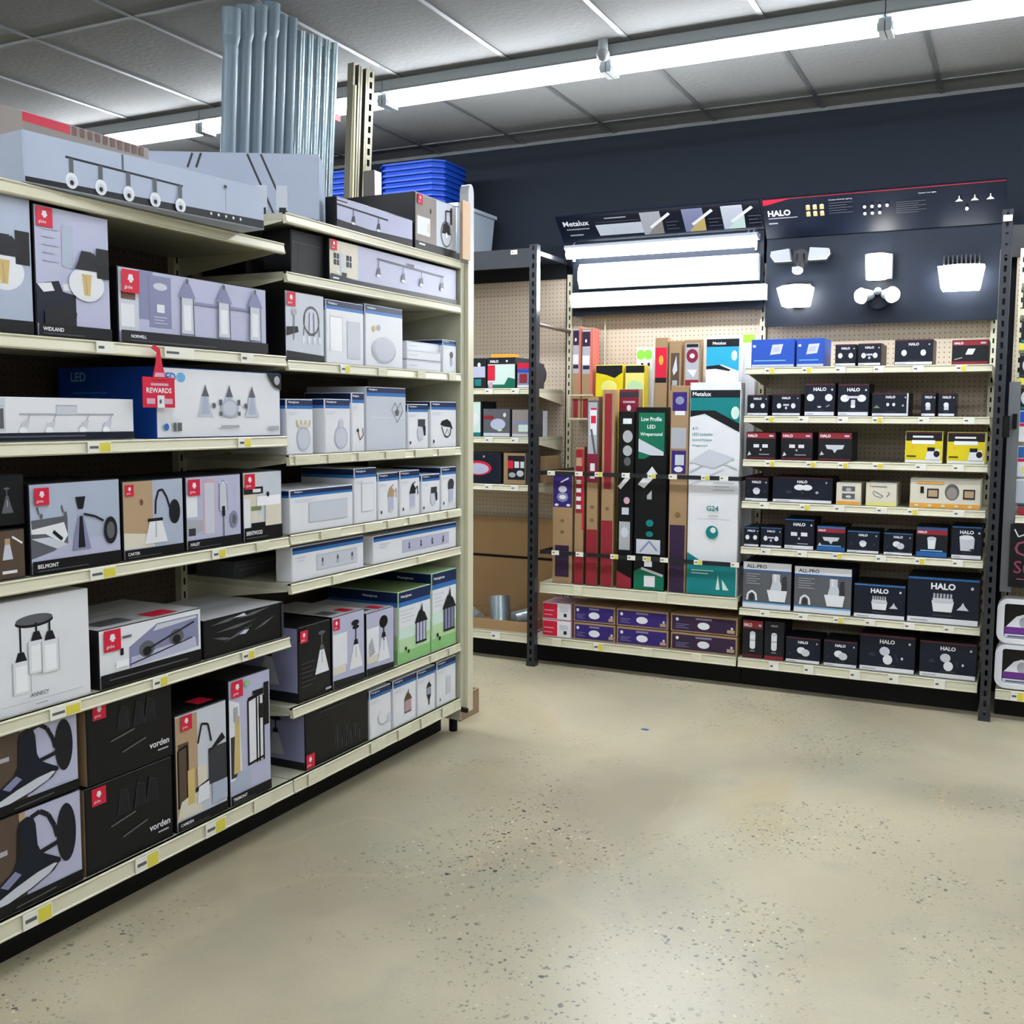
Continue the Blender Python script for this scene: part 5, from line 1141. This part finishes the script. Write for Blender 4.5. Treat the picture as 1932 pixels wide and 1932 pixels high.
loose('light_fixture_box', .80, .20, .128, 'bluegrey', (-2.226, 2.262, 2.0225), radians(82.7), 'long grey carton picturing a black five-light bar, poking over the top shelf edge', lambda F: A_longbar(F))

# red hanging sign on the second shelf edge
ht = empty('shelf_sign', (-2.262, 2.285, 1.625), pi / 2); tag(ht, 'red hanging sign with white lettering clipped to the second shelf edge', 'sign')
mb = MB(); mb.box(-.055, .055, -.0015, .0015, -.158, -.071, P('red')); mb.box(-.007, .017, -.003, -.0015, -.158, -.123, P('offw'))
F = Face(mb, .11, .087, (-.055, -.0015, -.158), (1, 0, 0), (0, 0, 1), (0, -1, 0)); F.r(.3, .72, 1.0, .8, 'pink'); F.t(.12, .48, .17, 'REWARDS', 'white', maxw=1.0); F.r(.12, .12, .45, .3, 'pink'); F.r(.8, .12, 1.15, .3, 'pink'); F.e(.66, .2, .05, .08, 'greyd', 8)
mb.build('sign_plate', ht)
mb = MB(); mb.prism([(-.024, -.078), (.024, -.078), (.010, -.03), (.004, .01), (-.016, .022), (-.024, .01), (-.006, .0), (-.012, -.034)], -.004, -.0016, P('red'), 1); mb.prism([(-.018, -.07), (.018, -.07), (.014, -.058), (-.014, -.058)], -.005, -.004, P('pink'), 1); mb.build('hang_strap', ht)

ht.scale = (1.12, 1.0, 1.0)
# blue scrap on the floor
mb = MB(); mb.prism([(-.018, -.006), (.015, -.012), (.02, .004), (-.01, .012)], 0, .002, P('halob'), 2); o = mb.build('paper_scrap', loc=(-1.545, 4.55, .0003)); tag(o, 'tiny blue scrap lying on the concrete floor', 'scrap')

BOXES = [
('L', 1.956, 2.129, 2.0216, 0.279, 0.15, 0.3, None, ('plain', {'bg': 'taupe'}), 'taupe carton at the far left end of the top shelf, cut by the frame', {}),
('L', 1.649, 1.895, 1.6466, 0.347, 0.22, 0.0, None, ('globebulb', {'bg': 'bluegrey', 'half': 0}), 'tall grey carton with globe bulb photo at the left frame edge, second shelf', {'g': 'cartons with a red corner logo on the left gondola'}),
('L', 1.902, 2.146, 1.6466, 0.334, 0.22, 0.0, None, ('globebulb', {'bg': 'lav', 'half': 1}), 'tall lavender carton picturing a globe bulb wall light above a dark sofa', {'g': 'cartons with a red corner logo on the left gondola'}),
('L', 2.172, 2.807, 1.6466, 0.213, 0.24, 0.0, None, ('lantern3', {}), 'wide lavender carton picturing three glass lantern lights on a bar', {'g': 'cartons with a red corner logo on the left gondola'}),
('L', 1.591, 2.219, 1.3766, 0.113, 0.15, 0.0, None, ('whitebar4', {}), 'low white carton picturing a four-spot bar light, left of the blue box', {}),
('L', 2.305, 2.873, 1.3766, 0.211, 0.4, 0.0, None, ('vanity3', {}), 'white front, blue sided carton picturing three bell glass vanity shades', {'g': 'cartons with a red corner logo on the left gondola', 'side': 'royal'}),
('L', 1.67, 1.843, 1.0306, 0.127, 0.2, 0.0, None, ('smallp', {'bg': 'brownk'}), 'small brown carton with a pendant photo, left frame edge, fourth shelf', {}),
('L', 1.683, 1.854, 1.1656, 0.129, 0.18, 0.01, None, ('smallp', {'bg': 'blackc'}), 'small black carton stacked on the brown pendant carton', {}),
('L', 1.858, 2.159, 1.0306, 0.238, 0.25, 0.0, None, ('belmont', {}), 'large lavender carton picturing a bedroom and grey cone wall light', {'g': 'cartons with a red corner logo on the left gondola'}),
('L', 2.167, 2.406, 1.0306, 0.228, 0.22, 0.0, None, ('gooseneck', {}), 'carton picturing a gooseneck wall light with clear glass cone', {'g': 'cartons with a red corner logo on the left gondola'}),
('L', 2.415, 2.665, 1.0306, 0.228, 0.24, 0.0, None, ('pinkroom', {}), 'carton picturing a pale pink room and slim glass wall light', {'g': 'cartons with a red corner logo on the left gondola'}),
('L', 2.674, 2.874, 1.0306, 0.23, 0.24, 0.0, None, ('kitchen', {}), 'carton picturing a cream kitchen scene, last on the fourth shelf', {'g': 'cartons with a red corner logo on the left gondola'}),
('L', 1.671, 2.038, 0.6796, 0.294, 0.3, 0.0, None, ('annecy', {}), 'big plain white carton picturing three black and glass ceiling pendants', {}),
('L', 2.067, 2.47, 0.6796, 0.169, 0.33, 0.0, None, ('fan', {}), 'white and black carton with taped lid picturing flush ceiling spots', {'g': 'cartons with a red corner logo on the left gondola', 'top': 'greyl'}),
('L', 2.482, 2.874, 0.6796, 0.124, 0.33, 0.0, None, ('tape', {}), 'black carton sealed with shiny clear tape, grey lid, beside the bay seam', {'top': 'greyl'}),
('L', 1.644, 1.987, 0.4276, 0.226, 0.3, 0.0, None, ('barnlamp', {}), 'upper of two stacked cartons picturing a black barn lamp', {}),
('L', 1.618, 1.99, 0.1656, 0.259, 0.3, 0.0, None, ('barnlamp', {}), 'lower of two stacked cartons picturing a black barn lamp', {}),
('L', 2.016, 2.338, 0.4176, 0.236, 0.33, 0.0, None, ('vorden', {}), 'upper of two stacked plain black cartons with small red logo', {'side': 'kraft'}),
('L', 2.003, 2.332, 0.1656, 0.249, 0.33, 0.0, None, ('vorden', {}), 'lower of two stacked plain black cartons with small red logo', {'side': 'kraft'}),
('L', 2.346, 2.576, 0.1656, 0.367, 0.3, 0.0, None, ('street', {}), 'tall carton picturing a black outdoor lantern on a tan doorway', {'g': 'cartons with a red corner logo on the left gondola'}),
('L', 2.586, 2.795, 0.1656, 0.422, 0.3, 0.0, None, ('tallframe', {}), 'tallest white carton on the base picturing a black framed glass lantern', {'g': 'cartons with a red corner logo on the left gondola'}),
('L', 3.209, 3.734, 2.1266, 0.112, 0.05, 0.0, None, ('track2', {}), 'grey and black carton picturing a track bar with two spots, top shelf', {}),
('L', 3.751, 4.096, 2.1266, 0.231, 0.36, 0.0, None, ('wirecage', {}), 'carton picturing a round cage wall light, beside the gondola end post', {'g': 'cartons with a red corner logo on the left gondola'}),
('L', 3.16, 4.096, 1.9316, 0.151, 0.11, 0.0, None, ('track4', {}), 'long pale carton picturing a four-spot track bar on the short shelf', {'g': 'cartons with a red corner logo on the left gondola'}),
('L', 2.968, 3.158, 1.9316, 0.154, 0.12, 0.02, None, ('blackplain', {}), 'tall open black carton with loose flap under the top shelf', {}),
('L', 2.905, 3.126, 1.6346, 0.237, 0.3, 0.0, None, ('chand', {}), 'carton picturing a chrome chandelier, black side, first on third shelf', {'g': 'cartons with a red corner logo on the left gondola'}),
('L', 3.137, 3.375, 1.6346, 0.23, 0.25, 0.0, None, ('gloss1', {}), 'glossy white and blue carton picturing a glass cylinder shade, third shelf', {'g': 'white and blue cartons on the left gondola'}),
('L', 3.386, 3.654, 1.6346, 0.237, 0.25, 0.0, None, ('gloss2', {}), 'glossy white and blue carton picturing a round flush mount light', {'g': 'white and blue cartons on the left gondola'}),
('L', 3.685, 3.961, 1.6346, 0.041, 0.24, 0.0, None, ('flat', {}), 'bottom of three flat white cartons near the end post', {}),
('L', 3.686, 3.961, 1.6776, 0.039, 0.24, 0.0, None, ('flat', {}), 'middle of three flat white cartons near the end post', {}),
('L', 3.718, 3.987, 1.7186, 0.035, 0.22, 0.02, None, ('flat', {}), 'topmost of three flat white cartons near the end post', {}),
('L', 3.979, 4.096, 1.6346, 0.141, 0.2, 0.0, None, ('west', {'m': 'sp'}), 'small upright white carton beside the flat stack, third shelf', {'g': 'white and blue cartons on the left gondola'}),
('L', 2.905, 3.054, 1.3096, 0.193, 0.25, 0.0, None, ('west', {'m': 'crown'}), 'white and blue carton picturing a gold-topped round globe light', {'g': 'white and blue cartons on the left gondola'}),
('L', 3.124, 3.282, 1.3096, 0.197, 0.3, 0.0, None, ('west', {'m': 'egg'}), 'white and blue carton picturing a plain egg-shaped frosted globe', {'g': 'white and blue cartons on the left gondola'}),
('L', 3.293, 3.377, 1.3096, 0.223, 0.22, 0.0, None, ('west', {'m': 'hooks'}), 'narrow white and blue carton picturing small chain hooks', {'g': 'white and blue cartons on the left gondola'}),
('L', 3.389, 3.676, 1.3096, 0.248, 0.28, 0.0, None, ('westg', {'m': 'diamond'}), 'tallest grey-white carton on the fourth shelf picturing a diamond shade', {'g': 'white and blue cartons on the left gondola'}),
('L', 3.692, 3.853, 1.3096, 0.185, 0.22, 0.0, None, ('west', {'m': 'blk'}), 'small white and blue carton picturing a black bracket and clear shade', {'g': 'white and blue cartons on the left gondola'}),
('L', 3.875, 4.096, 1.3096, 0.198, 0.22, 0.0, None, ('west', {'m': 'fanblk'}), 'white carton picturing a black fan-shaped light, last on fourth shelf', {'g': 'white and blue cartons on the left gondola'}),
('L', 2.917, 3.295, 1.0346, 0.152, 0.25, 0.0, None, ('west', {'m': 'rect'}), 'wide white and blue carton picturing a rectangular frosted panel light', {'g': 'white and blue cartons on the left gondola'}),
('L', 3.307, 3.458, 1.0346, 0.211, 0.25, 0.0, None, ('west', {'m': 'recto'}), 'tall white and blue carton picturing a faint outlined tall shade', {'g': 'white and blue cartons on the left gondola'}),
('L', 3.469, 3.613, 1.0346, 0.185, 0.25, 0.0, None, ('west', {'m': 'jarw'}), 'white and blue carton picturing a brass-armed jar wall light', {'g': 'white and blue cartons on the left gondola'}),
('L', 3.629, 3.782, 1.0346, 0.187, 0.25, 0.0, None, ('west', {'m': 'jarb'}), 'white and blue carton picturing a dark-armed jar wall light', {'g': 'white and blue cartons on the left gondola'}),
('L', 3.799, 3.951, 1.0346, 0.163, 0.25, 0.0, None, ('west', {'m': 'blk'}), 'shortest white and blue carton picturing a dark square bracket, fifth shelf', {'g': 'white and blue cartons on the left gondola'}),
('L', 3.964, 4.096, 1.0346, 0.188, 0.25, 0.0, None, ('west', {'m': 'jard'}), 'white and blue carton picturing a dome-topped jar light, by end post', {'g': 'white and blue cartons on the left gondola'}),
('L', 2.924, 3.364, 0.8626, 0.124, 0.07, 0.0, None, ('west3', {'n': 3}), 'low wide white carton picturing three fittings, left of its twin', {'g': 'white and blue cartons on the left gondola'}),
('L', 3.43, 4.096, 0.8626, 0.112, 0.22, 0.0, None, ('west3', {'n': 4}), 'low wide white carton picturing four fittings, beside the end post', {'g': 'white and blue cartons on the left gondola'}),
('L', 2.952, 3.144, 0.4216, 0.274, 0.33, 0.0, None, ('darkcone', {}), 'black carton picturing a glowing glass cone, grey lid, seventh shelf', {'g': 'cartons with a red corner logo on the left gondola', 'side': 'darkphoto'}),
('L', 3.154, 3.366, 0.4216, 0.278, 0.33, 0.0, None, ('whitecone', {'v': 0}), 'white carton picturing a clear glass cone pendant, seventh shelf', {'g': 'cartons with a red corner logo on the left gondola', 'top': 'greyl'}),
('L', 3.377, 3.576, 0.4216, 0.254, 0.33, 0.0, None, ('whitecone', {'v': 1}), 'white carton picturing a black-plated wall sconce with glass cone', {'g': 'cartons with a red corner logo on the left gondola', 'top': 'greyl'}),
('L', 3.612, 3.868, 0.4216, 0.303, 0.35, 0.0, None, ('greenlan', {}), 'tall white to green carton picturing a black garden lantern, left twin', {'g': 'white and blue cartons on the left gondola', 'top': 'olive', 'side': 'side_green'}),
('L', 3.881, 4.096, 0.4216, 0.344, 0.35, 0.0, None, ('greenlan', {'b': 1}), 'taller green carton picturing a black garden lantern, touching the end panel', {'g': 'white and blue cartons on the left gondola'}),
('L', 2.986, 3.388, 0.1656, 0.215, 0.33, 0.0, None, ('darkwide', {}), 'wide black carton with faint drawn towers and low red logo, base', {'g': 'cartons with a red corner logo on the left gondola', 'side': 'darkphoto'}),
('L', 3.399, 3.553, 0.1656, 0.195, 0.25, 0.0, None, ('west', {'m': 'hookw'}), 'white and blue carton picturing a thin pale hook arm, base shelf', {'g': 'white and blue cartons on the left gondola'}),
('L', 3.569, 3.748, 0.1656, 0.199, 0.25, 0.0, None, ('west', {'m': 'lanb'}), 'white and blue carton picturing a bronze six-sided lantern, base shelf', {'g': 'white and blue cartons on the left gondola'}),
('L', 3.76, 3.908, 0.1656, 0.197, 0.25, 0.0, None, ('west', {'m': 'lans'}), 'white and blue carton picturing a slim black carriage lantern, base shelf', {'g': 'white and blue cartons on the left gondola'}),
('L', 3.925, 4.093, 0.1656, 0.201, 0.25, 0.0, None, ('west', {'m': 'pale'}), 'white and blue carton with very faint picture, last on the base', {'g': 'white and blue cartons on the left gondola'}),
('B', -1.325, -1.103, 1.7046, 0.144, 0.2, 0.0, None, ('bluebox', {'side': 0}), 'blue carton picturing a tilted silver panel light, left of two', {'g': 'flood light cartons on the wall shelving'}),
('B', -1.093, -0.955, 1.7046, 0.143, 0.2, 0.0, None, ('bluebox', {'side': 1}), 'blue carton wrapped in shiny plastic beside its blue neighbour', {'g': 'flood light cartons on the wall shelving'}),
('B', -0.901, -0.8, 1.7046, 0.109, 0.2, 0.0, None, ('halo', {'m': 'twin', 'top': 0}), 'small navy carton picturing two lamp heads, left of a joined pair, top shelf', {'g': 'flood light cartons on the wall shelving'}),
('B', -0.791, -0.681, 1.7046, 0.111, 0.22, 0.0, None, ('halo', {'m': 'triple', 'top': 0}), 'small navy carton picturing a three-piece lamp, right of a joined pair', {'g': 'flood light cartons on the wall shelving'}),
('B', -0.618, -0.442, 1.7046, 0.125, 0.2, 0.0, None, ('halo', {'m': 'twin', 'top': 0}), 'square navy carton picturing two lamp heads, alone in the top shelf gap', {'g': 'flood light cartons on the wall shelving'}),
('B', -0.357, -0.196, 1.7046, 0.116, 0.2, 0.0, None, ('halo', {'m': 'panel', 'top': 2}), 'red-striped dark carton picturing a slanted panel, right end top shelf', {'g': 'flood light cartons on the wall shelving'}),
('B', -1.34, -1.23, 1.4546, 0.109, 0.2, 0.0, None, ('halo', {'m': 'twin'}), 'small navy carton picturing two lamp heads, first on second wall shelf', {'g': 'flood light cartons on the wall shelving'}),
('B', -1.21, -1.065, 1.4546, 0.113, 0.2, 0.0, None, ('halo', {'m': 'triple'}), 'small navy carton picturing a triple lamp, second on second wall shelf', {'g': 'flood light cartons on the wall shelving'}),
('B', -1.046, -0.895, 1.4546, 0.167, 0.2, 0.0, None, ('halo', {'m': 'twinlow'}), 'tall navy carton picturing two round heads above two small icons', {'g': 'flood light cartons on the wall shelving'}),
('B', -0.881, -0.731, 1.4546, 0.163, 0.2, 0.0, None, ('halo', {'m': 'triplebig'}), 'tall navy carton picturing a big double-headed lamp, second wall shelf', {'g': 'flood light cartons on the wall shelving'}),
('B', -0.716, -0.542, 1.4546, 0.117, 0.2, 0.0, None, ('halo', {'m': 'wide', 'top': 1}), 'wide navy carton with white right edge, second wall shelf', {'g': 'flood light cartons on the wall shelving'}),
('B', -0.486, -0.42, 1.4546, 0.116, 0.2, 0.0, None, ('halo', {'m': 'slim'}), 'slim navy carton, left of two slim ones on second wall shelf', {'g': 'flood light cartons on the wall shelving'}),
('B', -0.409, -0.332, 1.4546, 0.115, 0.2, 0.0, None, ('halo', {'m': 'slim'}), 'slim navy carton, right of two slim ones on second wall shelf', {'g': 'flood light cartons on the wall shelving'}),
('B', -1.34, -1.186, 1.2266, 0.143, 0.2, 0.0, None, ('halo', {'m': 'bars', 'top': 2}), 'red-topped dark carton, first of three on third wall shelf', {'g': 'flood light cartons on the wall shelving'}),
('B', -1.158, -0.998, 1.2266, 0.145, 0.2, 0.0, None, ('halo', {'m': 'bars', 'top': 2}), 'red-topped dark carton, middle of three on third wall shelf', {'g': 'flood light cartons on the wall shelving'}),
('B', -0.97, -0.805, 1.2266, 0.147, 0.2, 0.0, None, ('halo', {'m': 'tri', 'top': 2}), 'red-topped dark carton picturing a winged lamp, third of three', {'g': 'flood light cartons on the wall shelving'}),
('B', -0.552, -0.381, 1.2266, 0.157, 0.2, 0.0, None, ('yellowcam', {}), 'yellow and black carton picturing a camera, left of two', {'g': 'flood light cartons on the wall shelving'}),
('B', -0.36, -0.191, 1.2266, 0.154, 0.2, 0.0, None, ('yellowcam', {}), 'yellow and black carton picturing a camera, right of two', {'g': 'flood light cartons on the wall shelving'}),
('B', -1.34, -1.218, 1.0066, 0.125, 0.2, 0.0, None, ('halo', {'m': 'dome'}), 'small navy carton picturing a dome light, first on fourth wall shelf', {'g': 'flood light cartons on the wall shelving'}),
('B', -1.195, -0.893, 1.0066, 0.135, 0.2, 0.0, None, ('halo', {'m': 'oval'}), 'long navy carton picturing an oval wall light, fourth wall shelf', {'g': 'flood light cartons on the wall shelving'}),
('B', -0.873, -0.753, 1.0066, 0.113, 0.2, 0.0, None, ('orangec', {'m': 0}), 'narrow cream and orange carton picturing two dark squares', {'g': 'flood light cartons on the wall shelving'}),
('B', -0.729, -0.584, 1.0066, 0.118, 0.2, 0.0, None, ('orangec', {'m': 1}), 'square cream and yellow carton picturing a coiled sensor', {'g': 'flood light cartons on the wall shelving'}),
('B', -0.521, -0.202, 1.0066, 0.148, 0.2, 0.0, None, ('orangec', {'m': 2}), 'wide cream and orange carton picturing a twin solar light', {'g': 'flood light cartons on the wall shelving'}),
('B', -1.34, -1.259, 0.7646, 0.105, 0.2, 0.0, None, ('halo', {'m': 'twin', 'top': 3}), 'smallest navy carton picturing two heads, first on fifth wall shelf', {'g': 'flood light cartons on the wall shelving'}),
('B', -1.252, -1.14, 0.7646, 0.108, 0.2, 0.0, None, ('halo', {'m': 'triple', 'top': 3}), 'small navy carton picturing three heads, second on fifth wall shelf', {'g': 'flood light cartons on the wall shelving'}),
('B', -1.128, -0.976, 0.7646, 0.161, 0.2, 0.0, None, ('halo', {'m': 'bars', 'top': 3}), 'tall navy carton picturing two rectangular heads, fifth wall shelf', {'g': 'flood light cartons on the wall shelving'}),
('B', -0.963, -0.82, 0.7646, 0.131, 0.2, 0.0, None, ('halo', {'m': 'tri', 'top': 4}), 'red-bannered blue carton picturing a winged lamp, fifth wall shelf', {'g': 'flood light cartons on the wall shelving'}),
('B', -0.813, -0.656, 0.7646, 0.114, 0.2, 0.0, None, ('halo', {'m': 'dome', 'top': 3}), 'navy carton picturing a tiny dome light, fifth wall shelf', {'g': 'flood light cartons on the wall shelving'}),
('B', -0.636, -0.498, 0.7646, 0.113, 0.2, 0.0, None, ('halo', {'m': 'domeb', 'top': 3}), 'navy carton picturing a tilted bullet light, fifth wall shelf', {'g': 'flood light cartons on the wall shelving'}),
('B', -0.485, -0.339, 0.7646, 0.152, 0.2, 0.0, None, ('halo', {'m': 'cup', 'top': 4}), 'red-bannered blue carton picturing a white cup light, fifth wall shelf', {'g': 'flood light cartons on the wall shelving'}),
('B', -0.323, -0.186, 0.7646, 0.163, 0.2, 0.0, None, ('halo', {'m': 'cupbig', 'top': 3}), 'navy carton picturing a big white wall pack, right end fifth shelf', {'g': 'flood light cartons on the wall shelving'}),
('B', -1.34, -1.083, 0.4366, 0.251, 0.24, 0.0, None, ('allpro', {}), 'grey and white carton picturing an area light, left of its identical twin', {'g': 'flood light cartons on the wall shelving'}),
('B', -1.071, -0.78, 0.4366, 0.245, 0.24, 0.0, None, ('allpro', {}), 'grey and white carton picturing an area light, right of its identical twin', {'g': 'flood light cartons on the wall shelving'}),
('B', -0.769, -0.522, 0.4366, 0.176, 0.24, 0.0, None, ('halo', {'m': 'area', 'top': 3, 'big': 1}), 'navy carton with blue stripe picturing an area light, shorter of two', {'g': 'flood light cartons on the wall shelving'}),
('B', -0.514, -0.186, 0.4366, 0.232, 0.26, 0.0, None, ('halo', {'m': 'area', 'top': 3, 'big': 1}), 'biggest navy carton with blue stripe picturing an area light, beside black post', {'g': 'flood light cartons on the wall shelving'}),
('B', -1.333, -1.224, 0.1686, 0.204, 0.2, 0.0, None, ('halo', {'m': 'can', 'top': 2}), 'narrow red-topped carton picturing a can light, first on wall base shelf', {'g': 'flood light cartons on the wall shelving'}),
('B', -1.217, -1.113, 0.1686, 0.206, 0.2, 0.0, None, ('halo', {'m': 'can', 'top': 5}), 'narrow dark carton with red foot picturing a jelly jar light', {'g': 'flood light cartons on the wall shelving'}),
('B', -1.103, -0.927, 0.1686, 0.135, 0.2, 0.0, None, ('halo', {'m': 'domeb', 'top': 1}), 'low dark carton picturing a tilted light, left of two, base', {'g': 'flood light cartons on the wall shelving'}),
('B', -0.91, -0.743, 0.1686, 0.137, 0.2, 0.0, None, ('halo', {'m': 'domeb', 'top': 1}), 'low dark carton picturing a tilted light, right of two, base', {'g': 'flood light cartons on the wall shelving'}),
('B', -0.732, -0.467, 0.1686, 0.19, 0.24, 0.0, None, ('halo', {'m': 'snow', 'top': 1}), 'large dark carton picturing two stacked round lights, left of two, base', {'g': 'flood light cartons on the wall shelving'}),
('B', -0.446, -0.186, 0.1686, 0.183, 0.24, 0.0, None, ('halo', {'m': 'snow', 'top': 1}), 'large dark carton picturing two stacked round lights, right of two, base', {'g': 'flood light cartons on the wall shelving'}),
('B', -2.508, -2.328, 0.2706, 0.099, 0.2, 0.0, None, ('redwhite', {}), 'red and white carton, upper of two beside the black post', {'g': 'small cartons under the tall display boxes'}),
('B', -2.508, -2.327, 0.1686, 0.099, 0.2, 0.0, None, ('redwhite', {}), 'red and white carton, lower of two beside the black post', {'g': 'small cartons under the tall display boxes'}),
('B', -2.311, -2.059, 0.2726, 0.099, 0.22, 0.0, None, ('purple', {'c': 'violet'}), 'upper purple carton of the left stack under the tall boxes', {'g': 'small cartons under the tall display boxes'}),
('B', -2.31, -2.057, 0.1686, 0.099, 0.22, 0.0, None, ('purple', {'c': 'violet'}), 'lower purple carton of the left stack under the tall boxes', {'g': 'small cartons under the tall display boxes'}),
('B', -2.049, -1.748, 0.2726, 0.099, 0.22, 0.0, None, ('purple', {'c': 'violet'}), 'upper purple carton of the middle stack under the tall boxes', {'g': 'small cartons under the tall display boxes'}),
('B', -2.047, -1.746, 0.1686, 0.099, 0.22, 0.0, None, ('purple', {'c': 'violet'}), 'lower purple carton of the middle stack under the tall boxes', {'g': 'small cartons under the tall display boxes'}),
('B', -1.732, -1.361, 0.2726, 0.099, 0.22, 0.0, None, ('purple', {'c': 'plum'}), 'upper purple carton of the right stack under the tall boxes', {'g': 'small cartons under the tall display boxes'}),
('B', -1.73, -1.361, 0.1686, 0.099, 0.22, 0.0, None, ('purple', {'c': 'plum'}), 'lower purple carton of the right stack under the tall boxes', {'g': 'small cartons under the tall display boxes'}),
('B', -2.449, -2.327, 0.4876, 0.647, 0.06, 0.0, None, ('tall', {'k': 'purpletop'}), 'tall kraft carton with purple starry top, leftmost in the rack', {'g': 'tall boxed light fixtures standing in the wall rack'}),
('B', -2.314, -2.256, 0.4876, 0.789, 0.06, 0.0, None, ('tall', {'k': 'redfull'}), 'narrow red-labelled tall carton beside the purple-topped one', {'g': 'tall boxed light fixtures standing in the wall rack'}),
('B', -2.241, -2.171, 0.4876, 1.07, 0.06, 0.0, None, ('tall', {'k': 'redtop'}), 'narrow tall carton with white and red writing on top label', {'g': 'tall boxed light fixtures standing in the wall rack'}),
('B', -2.151, -2.079, 0.4876, 1.108, 0.06, 0.0, None, ('tall', {'k': 'redstripe'}), 'narrow tall kraft carton with plain red stripe', {'g': 'tall boxed light fixtures standing in the wall rack'}),
('B', -2.055, -1.963, 0.4876, 0.988, 0.06, 0.0, None, ('tall', {'k': 'blackn'}), 'narrow black tall carton with grey pictures and red foot', {'g': 'tall boxed light fixtures standing in the wall rack'}),
('B', -1.953, -1.773, 0.4876, 1.011, 0.07, 0.0, None, ('tall', {'k': 'greenblack'}), 'wide black tall carton with green top and foot', {'g': 'tall boxed light fixtures standing in the wall rack'}),
('B', -1.755, -1.655, 0.4876, 1.126, 0.06, 0.0, None, ('tall', {'k': 'purplelab'}), 'tall kraft carton with purple and white labels, left of the teal one', {'g': 'tall boxed light fixtures standing in the wall rack'}),
('B', -1.648, -1.374, 0.4876, 1.142, 0.09, 0.0, None, ('tall', {'k': 'teal'}), 'widest tall white carton with teal bands top and foot', {'g': 'tall boxed light fixtures standing in the wall rack'}),
('B', -2.091, -1.971, 0.4876, 1.113, 0.06, 0.1, None, ('tall', {'k': 'maroon'}), 'maroon-topped tall carton rising behind the narrow black one', {'g': 'tall boxed light fixtures standing in the wall rack'}),
('B', -2.302, -2.133, 0.4876, 1.257, 0.07, 0.27, None, ('tall', {'k': 'yellow'}), 'deep yellow tall carton with black header, left of two yellows', {'g': 'tall boxed light fixtures standing in the wall rack'}),
('B', -2.119, -2.0, 0.4876, 1.254, 0.07, 0.27, None, ('tall', {'k': 'yellow2'}), 'pale yellow tall carton with black header, right of two yellows', {'g': 'tall boxed light fixtures standing in the wall rack'}),
('B', -2.084, -1.986, 0.4876, 1.359, 0.04, 0.36, None, ('tall', {'k': 'greenw'}), 'white tall carton with two green discs, behind the yellow one', {'g': 'tall boxed light fixtures standing in the wall rack'}),
('B', -1.923, -1.851, 0.4876, 1.403, 0.06, 0.22, None, ('tall', {'k': 'redor'}), 'tall red-headed kraft carton behind the green and black one', {'g': 'tall boxed light fixtures standing in the wall rack'}),
('B', -1.841, -1.77, 0.4876, 1.384, 0.06, 0.22, None, ('tall', {'k': 'brownlab'}), 'tall kraft carton with dark brown label, between two red-labelled ones', {'g': 'tall boxed light fixtures standing in the wall rack'}),
('B', -1.754, -1.66, 0.4876, 1.387, 0.06, 0.22, None, ('tall', {'k': 'redlab'}), 'tall kraft carton with maroon round emblem, beside the blue-topped carton', {'g': 'tall boxed light fixtures standing in the wall rack'}),
('B', -1.629, -1.442, 0.4876, 1.407, 0.07, 0.22, None, ('tall', {'k': 'bluew'}), 'wide white tall carton with bright blue band, rising behind the teal one', {'g': 'tall boxed light fixtures standing in the wall rack'}),
('B', -1.467, -1.388, 0.4876, 1.421, 0.05, 0.36, None, ('tall', {'k': 'limew'}), 'pale tall carton with lime green top, behind the blue cartons', {'g': 'tall boxed light fixtures standing in the wall rack'}),
('B', -3.033, -2.888, 1.6076, 0.177, 0.2, 0.0, None, ('zwork', {'m': 0}), 'black and white carton half hidden by the gondola, upper corner shelf', {'g': 'lamp cartons on the shelves left of the black post'}),
('B', -2.877, -2.694, 1.6076, 0.178, 0.2, 0.0, None, ('zwork', {'m': 1}), 'black and green carton with red band, upper corner shelf', {'g': 'lamp cartons on the shelves left of the black post'}),
('B', -2.683, -2.602, 1.6076, 0.147, 0.2, 0.0, None, ('zwork', {'m': 2}), 'blue and red carton partly behind the black post, upper shelf', {'g': 'lamp cartons on the shelves left of the black post'}),
('B', -3.051, -2.919, 1.3236, 0.208, 0.2, 0.0, None, ('zwork', {'m': 3}), 'pale green carton half hidden by the gondola, middle corner shelf', {'g': 'lamp cartons on the shelves left of the black post'}),
('B', -2.904, -2.726, 1.3236, 0.165, 0.2, 0.0, None, ('zwork', {'m': 4}), 'grey carton picturing an oval lamp, middle corner shelf', {'g': 'lamp cartons on the shelves left of the black post'}),
('B', -2.715, -2.607, 1.3236, 0.162, 0.2, 0.0, None, ('zwork', {'m': 5}), 'grey-blue carton beside the black post, middle corner shelf', {'g': 'lamp cartons on the shelves left of the black post'}),
('B', -3.058, -2.791, 1.0466, 0.182, 0.2, 0.0, None, ('zwork', {'m': 6}), 'black carton picturing a red-ringed oval lamp, lower corner shelf', {'g': 'lamp cartons on the shelves left of the black post'}),
('B', -2.769, -2.622, 1.0466, 0.188, 0.2, 0.0, None, ('zwork', {'m': 7}), 'kraft carton with black and red printed label, lower corner shelf', {'g': 'lamp cartons on the shelves left of the black post'}),
('L', 2.905, 3.131, 0.8626, 0.06, 0.18, 0.24, None, ('plainbox', {'bg': 'greyd'}), 'dim grey carton at the back of the sixth shelf, left end', {}),
('L', 4.036, 4.096, 2.1266, 0.411, 0.06, 0.385, 'carton', ('plain', {'bg': 'offw'}), 'plain white carton standing behind the track light carton by the metal strut', {}),
]
for e in BOXES: carton(*e[:7], e[7], e[8], e[9], e[10])
bpy.context.view_layer.update()
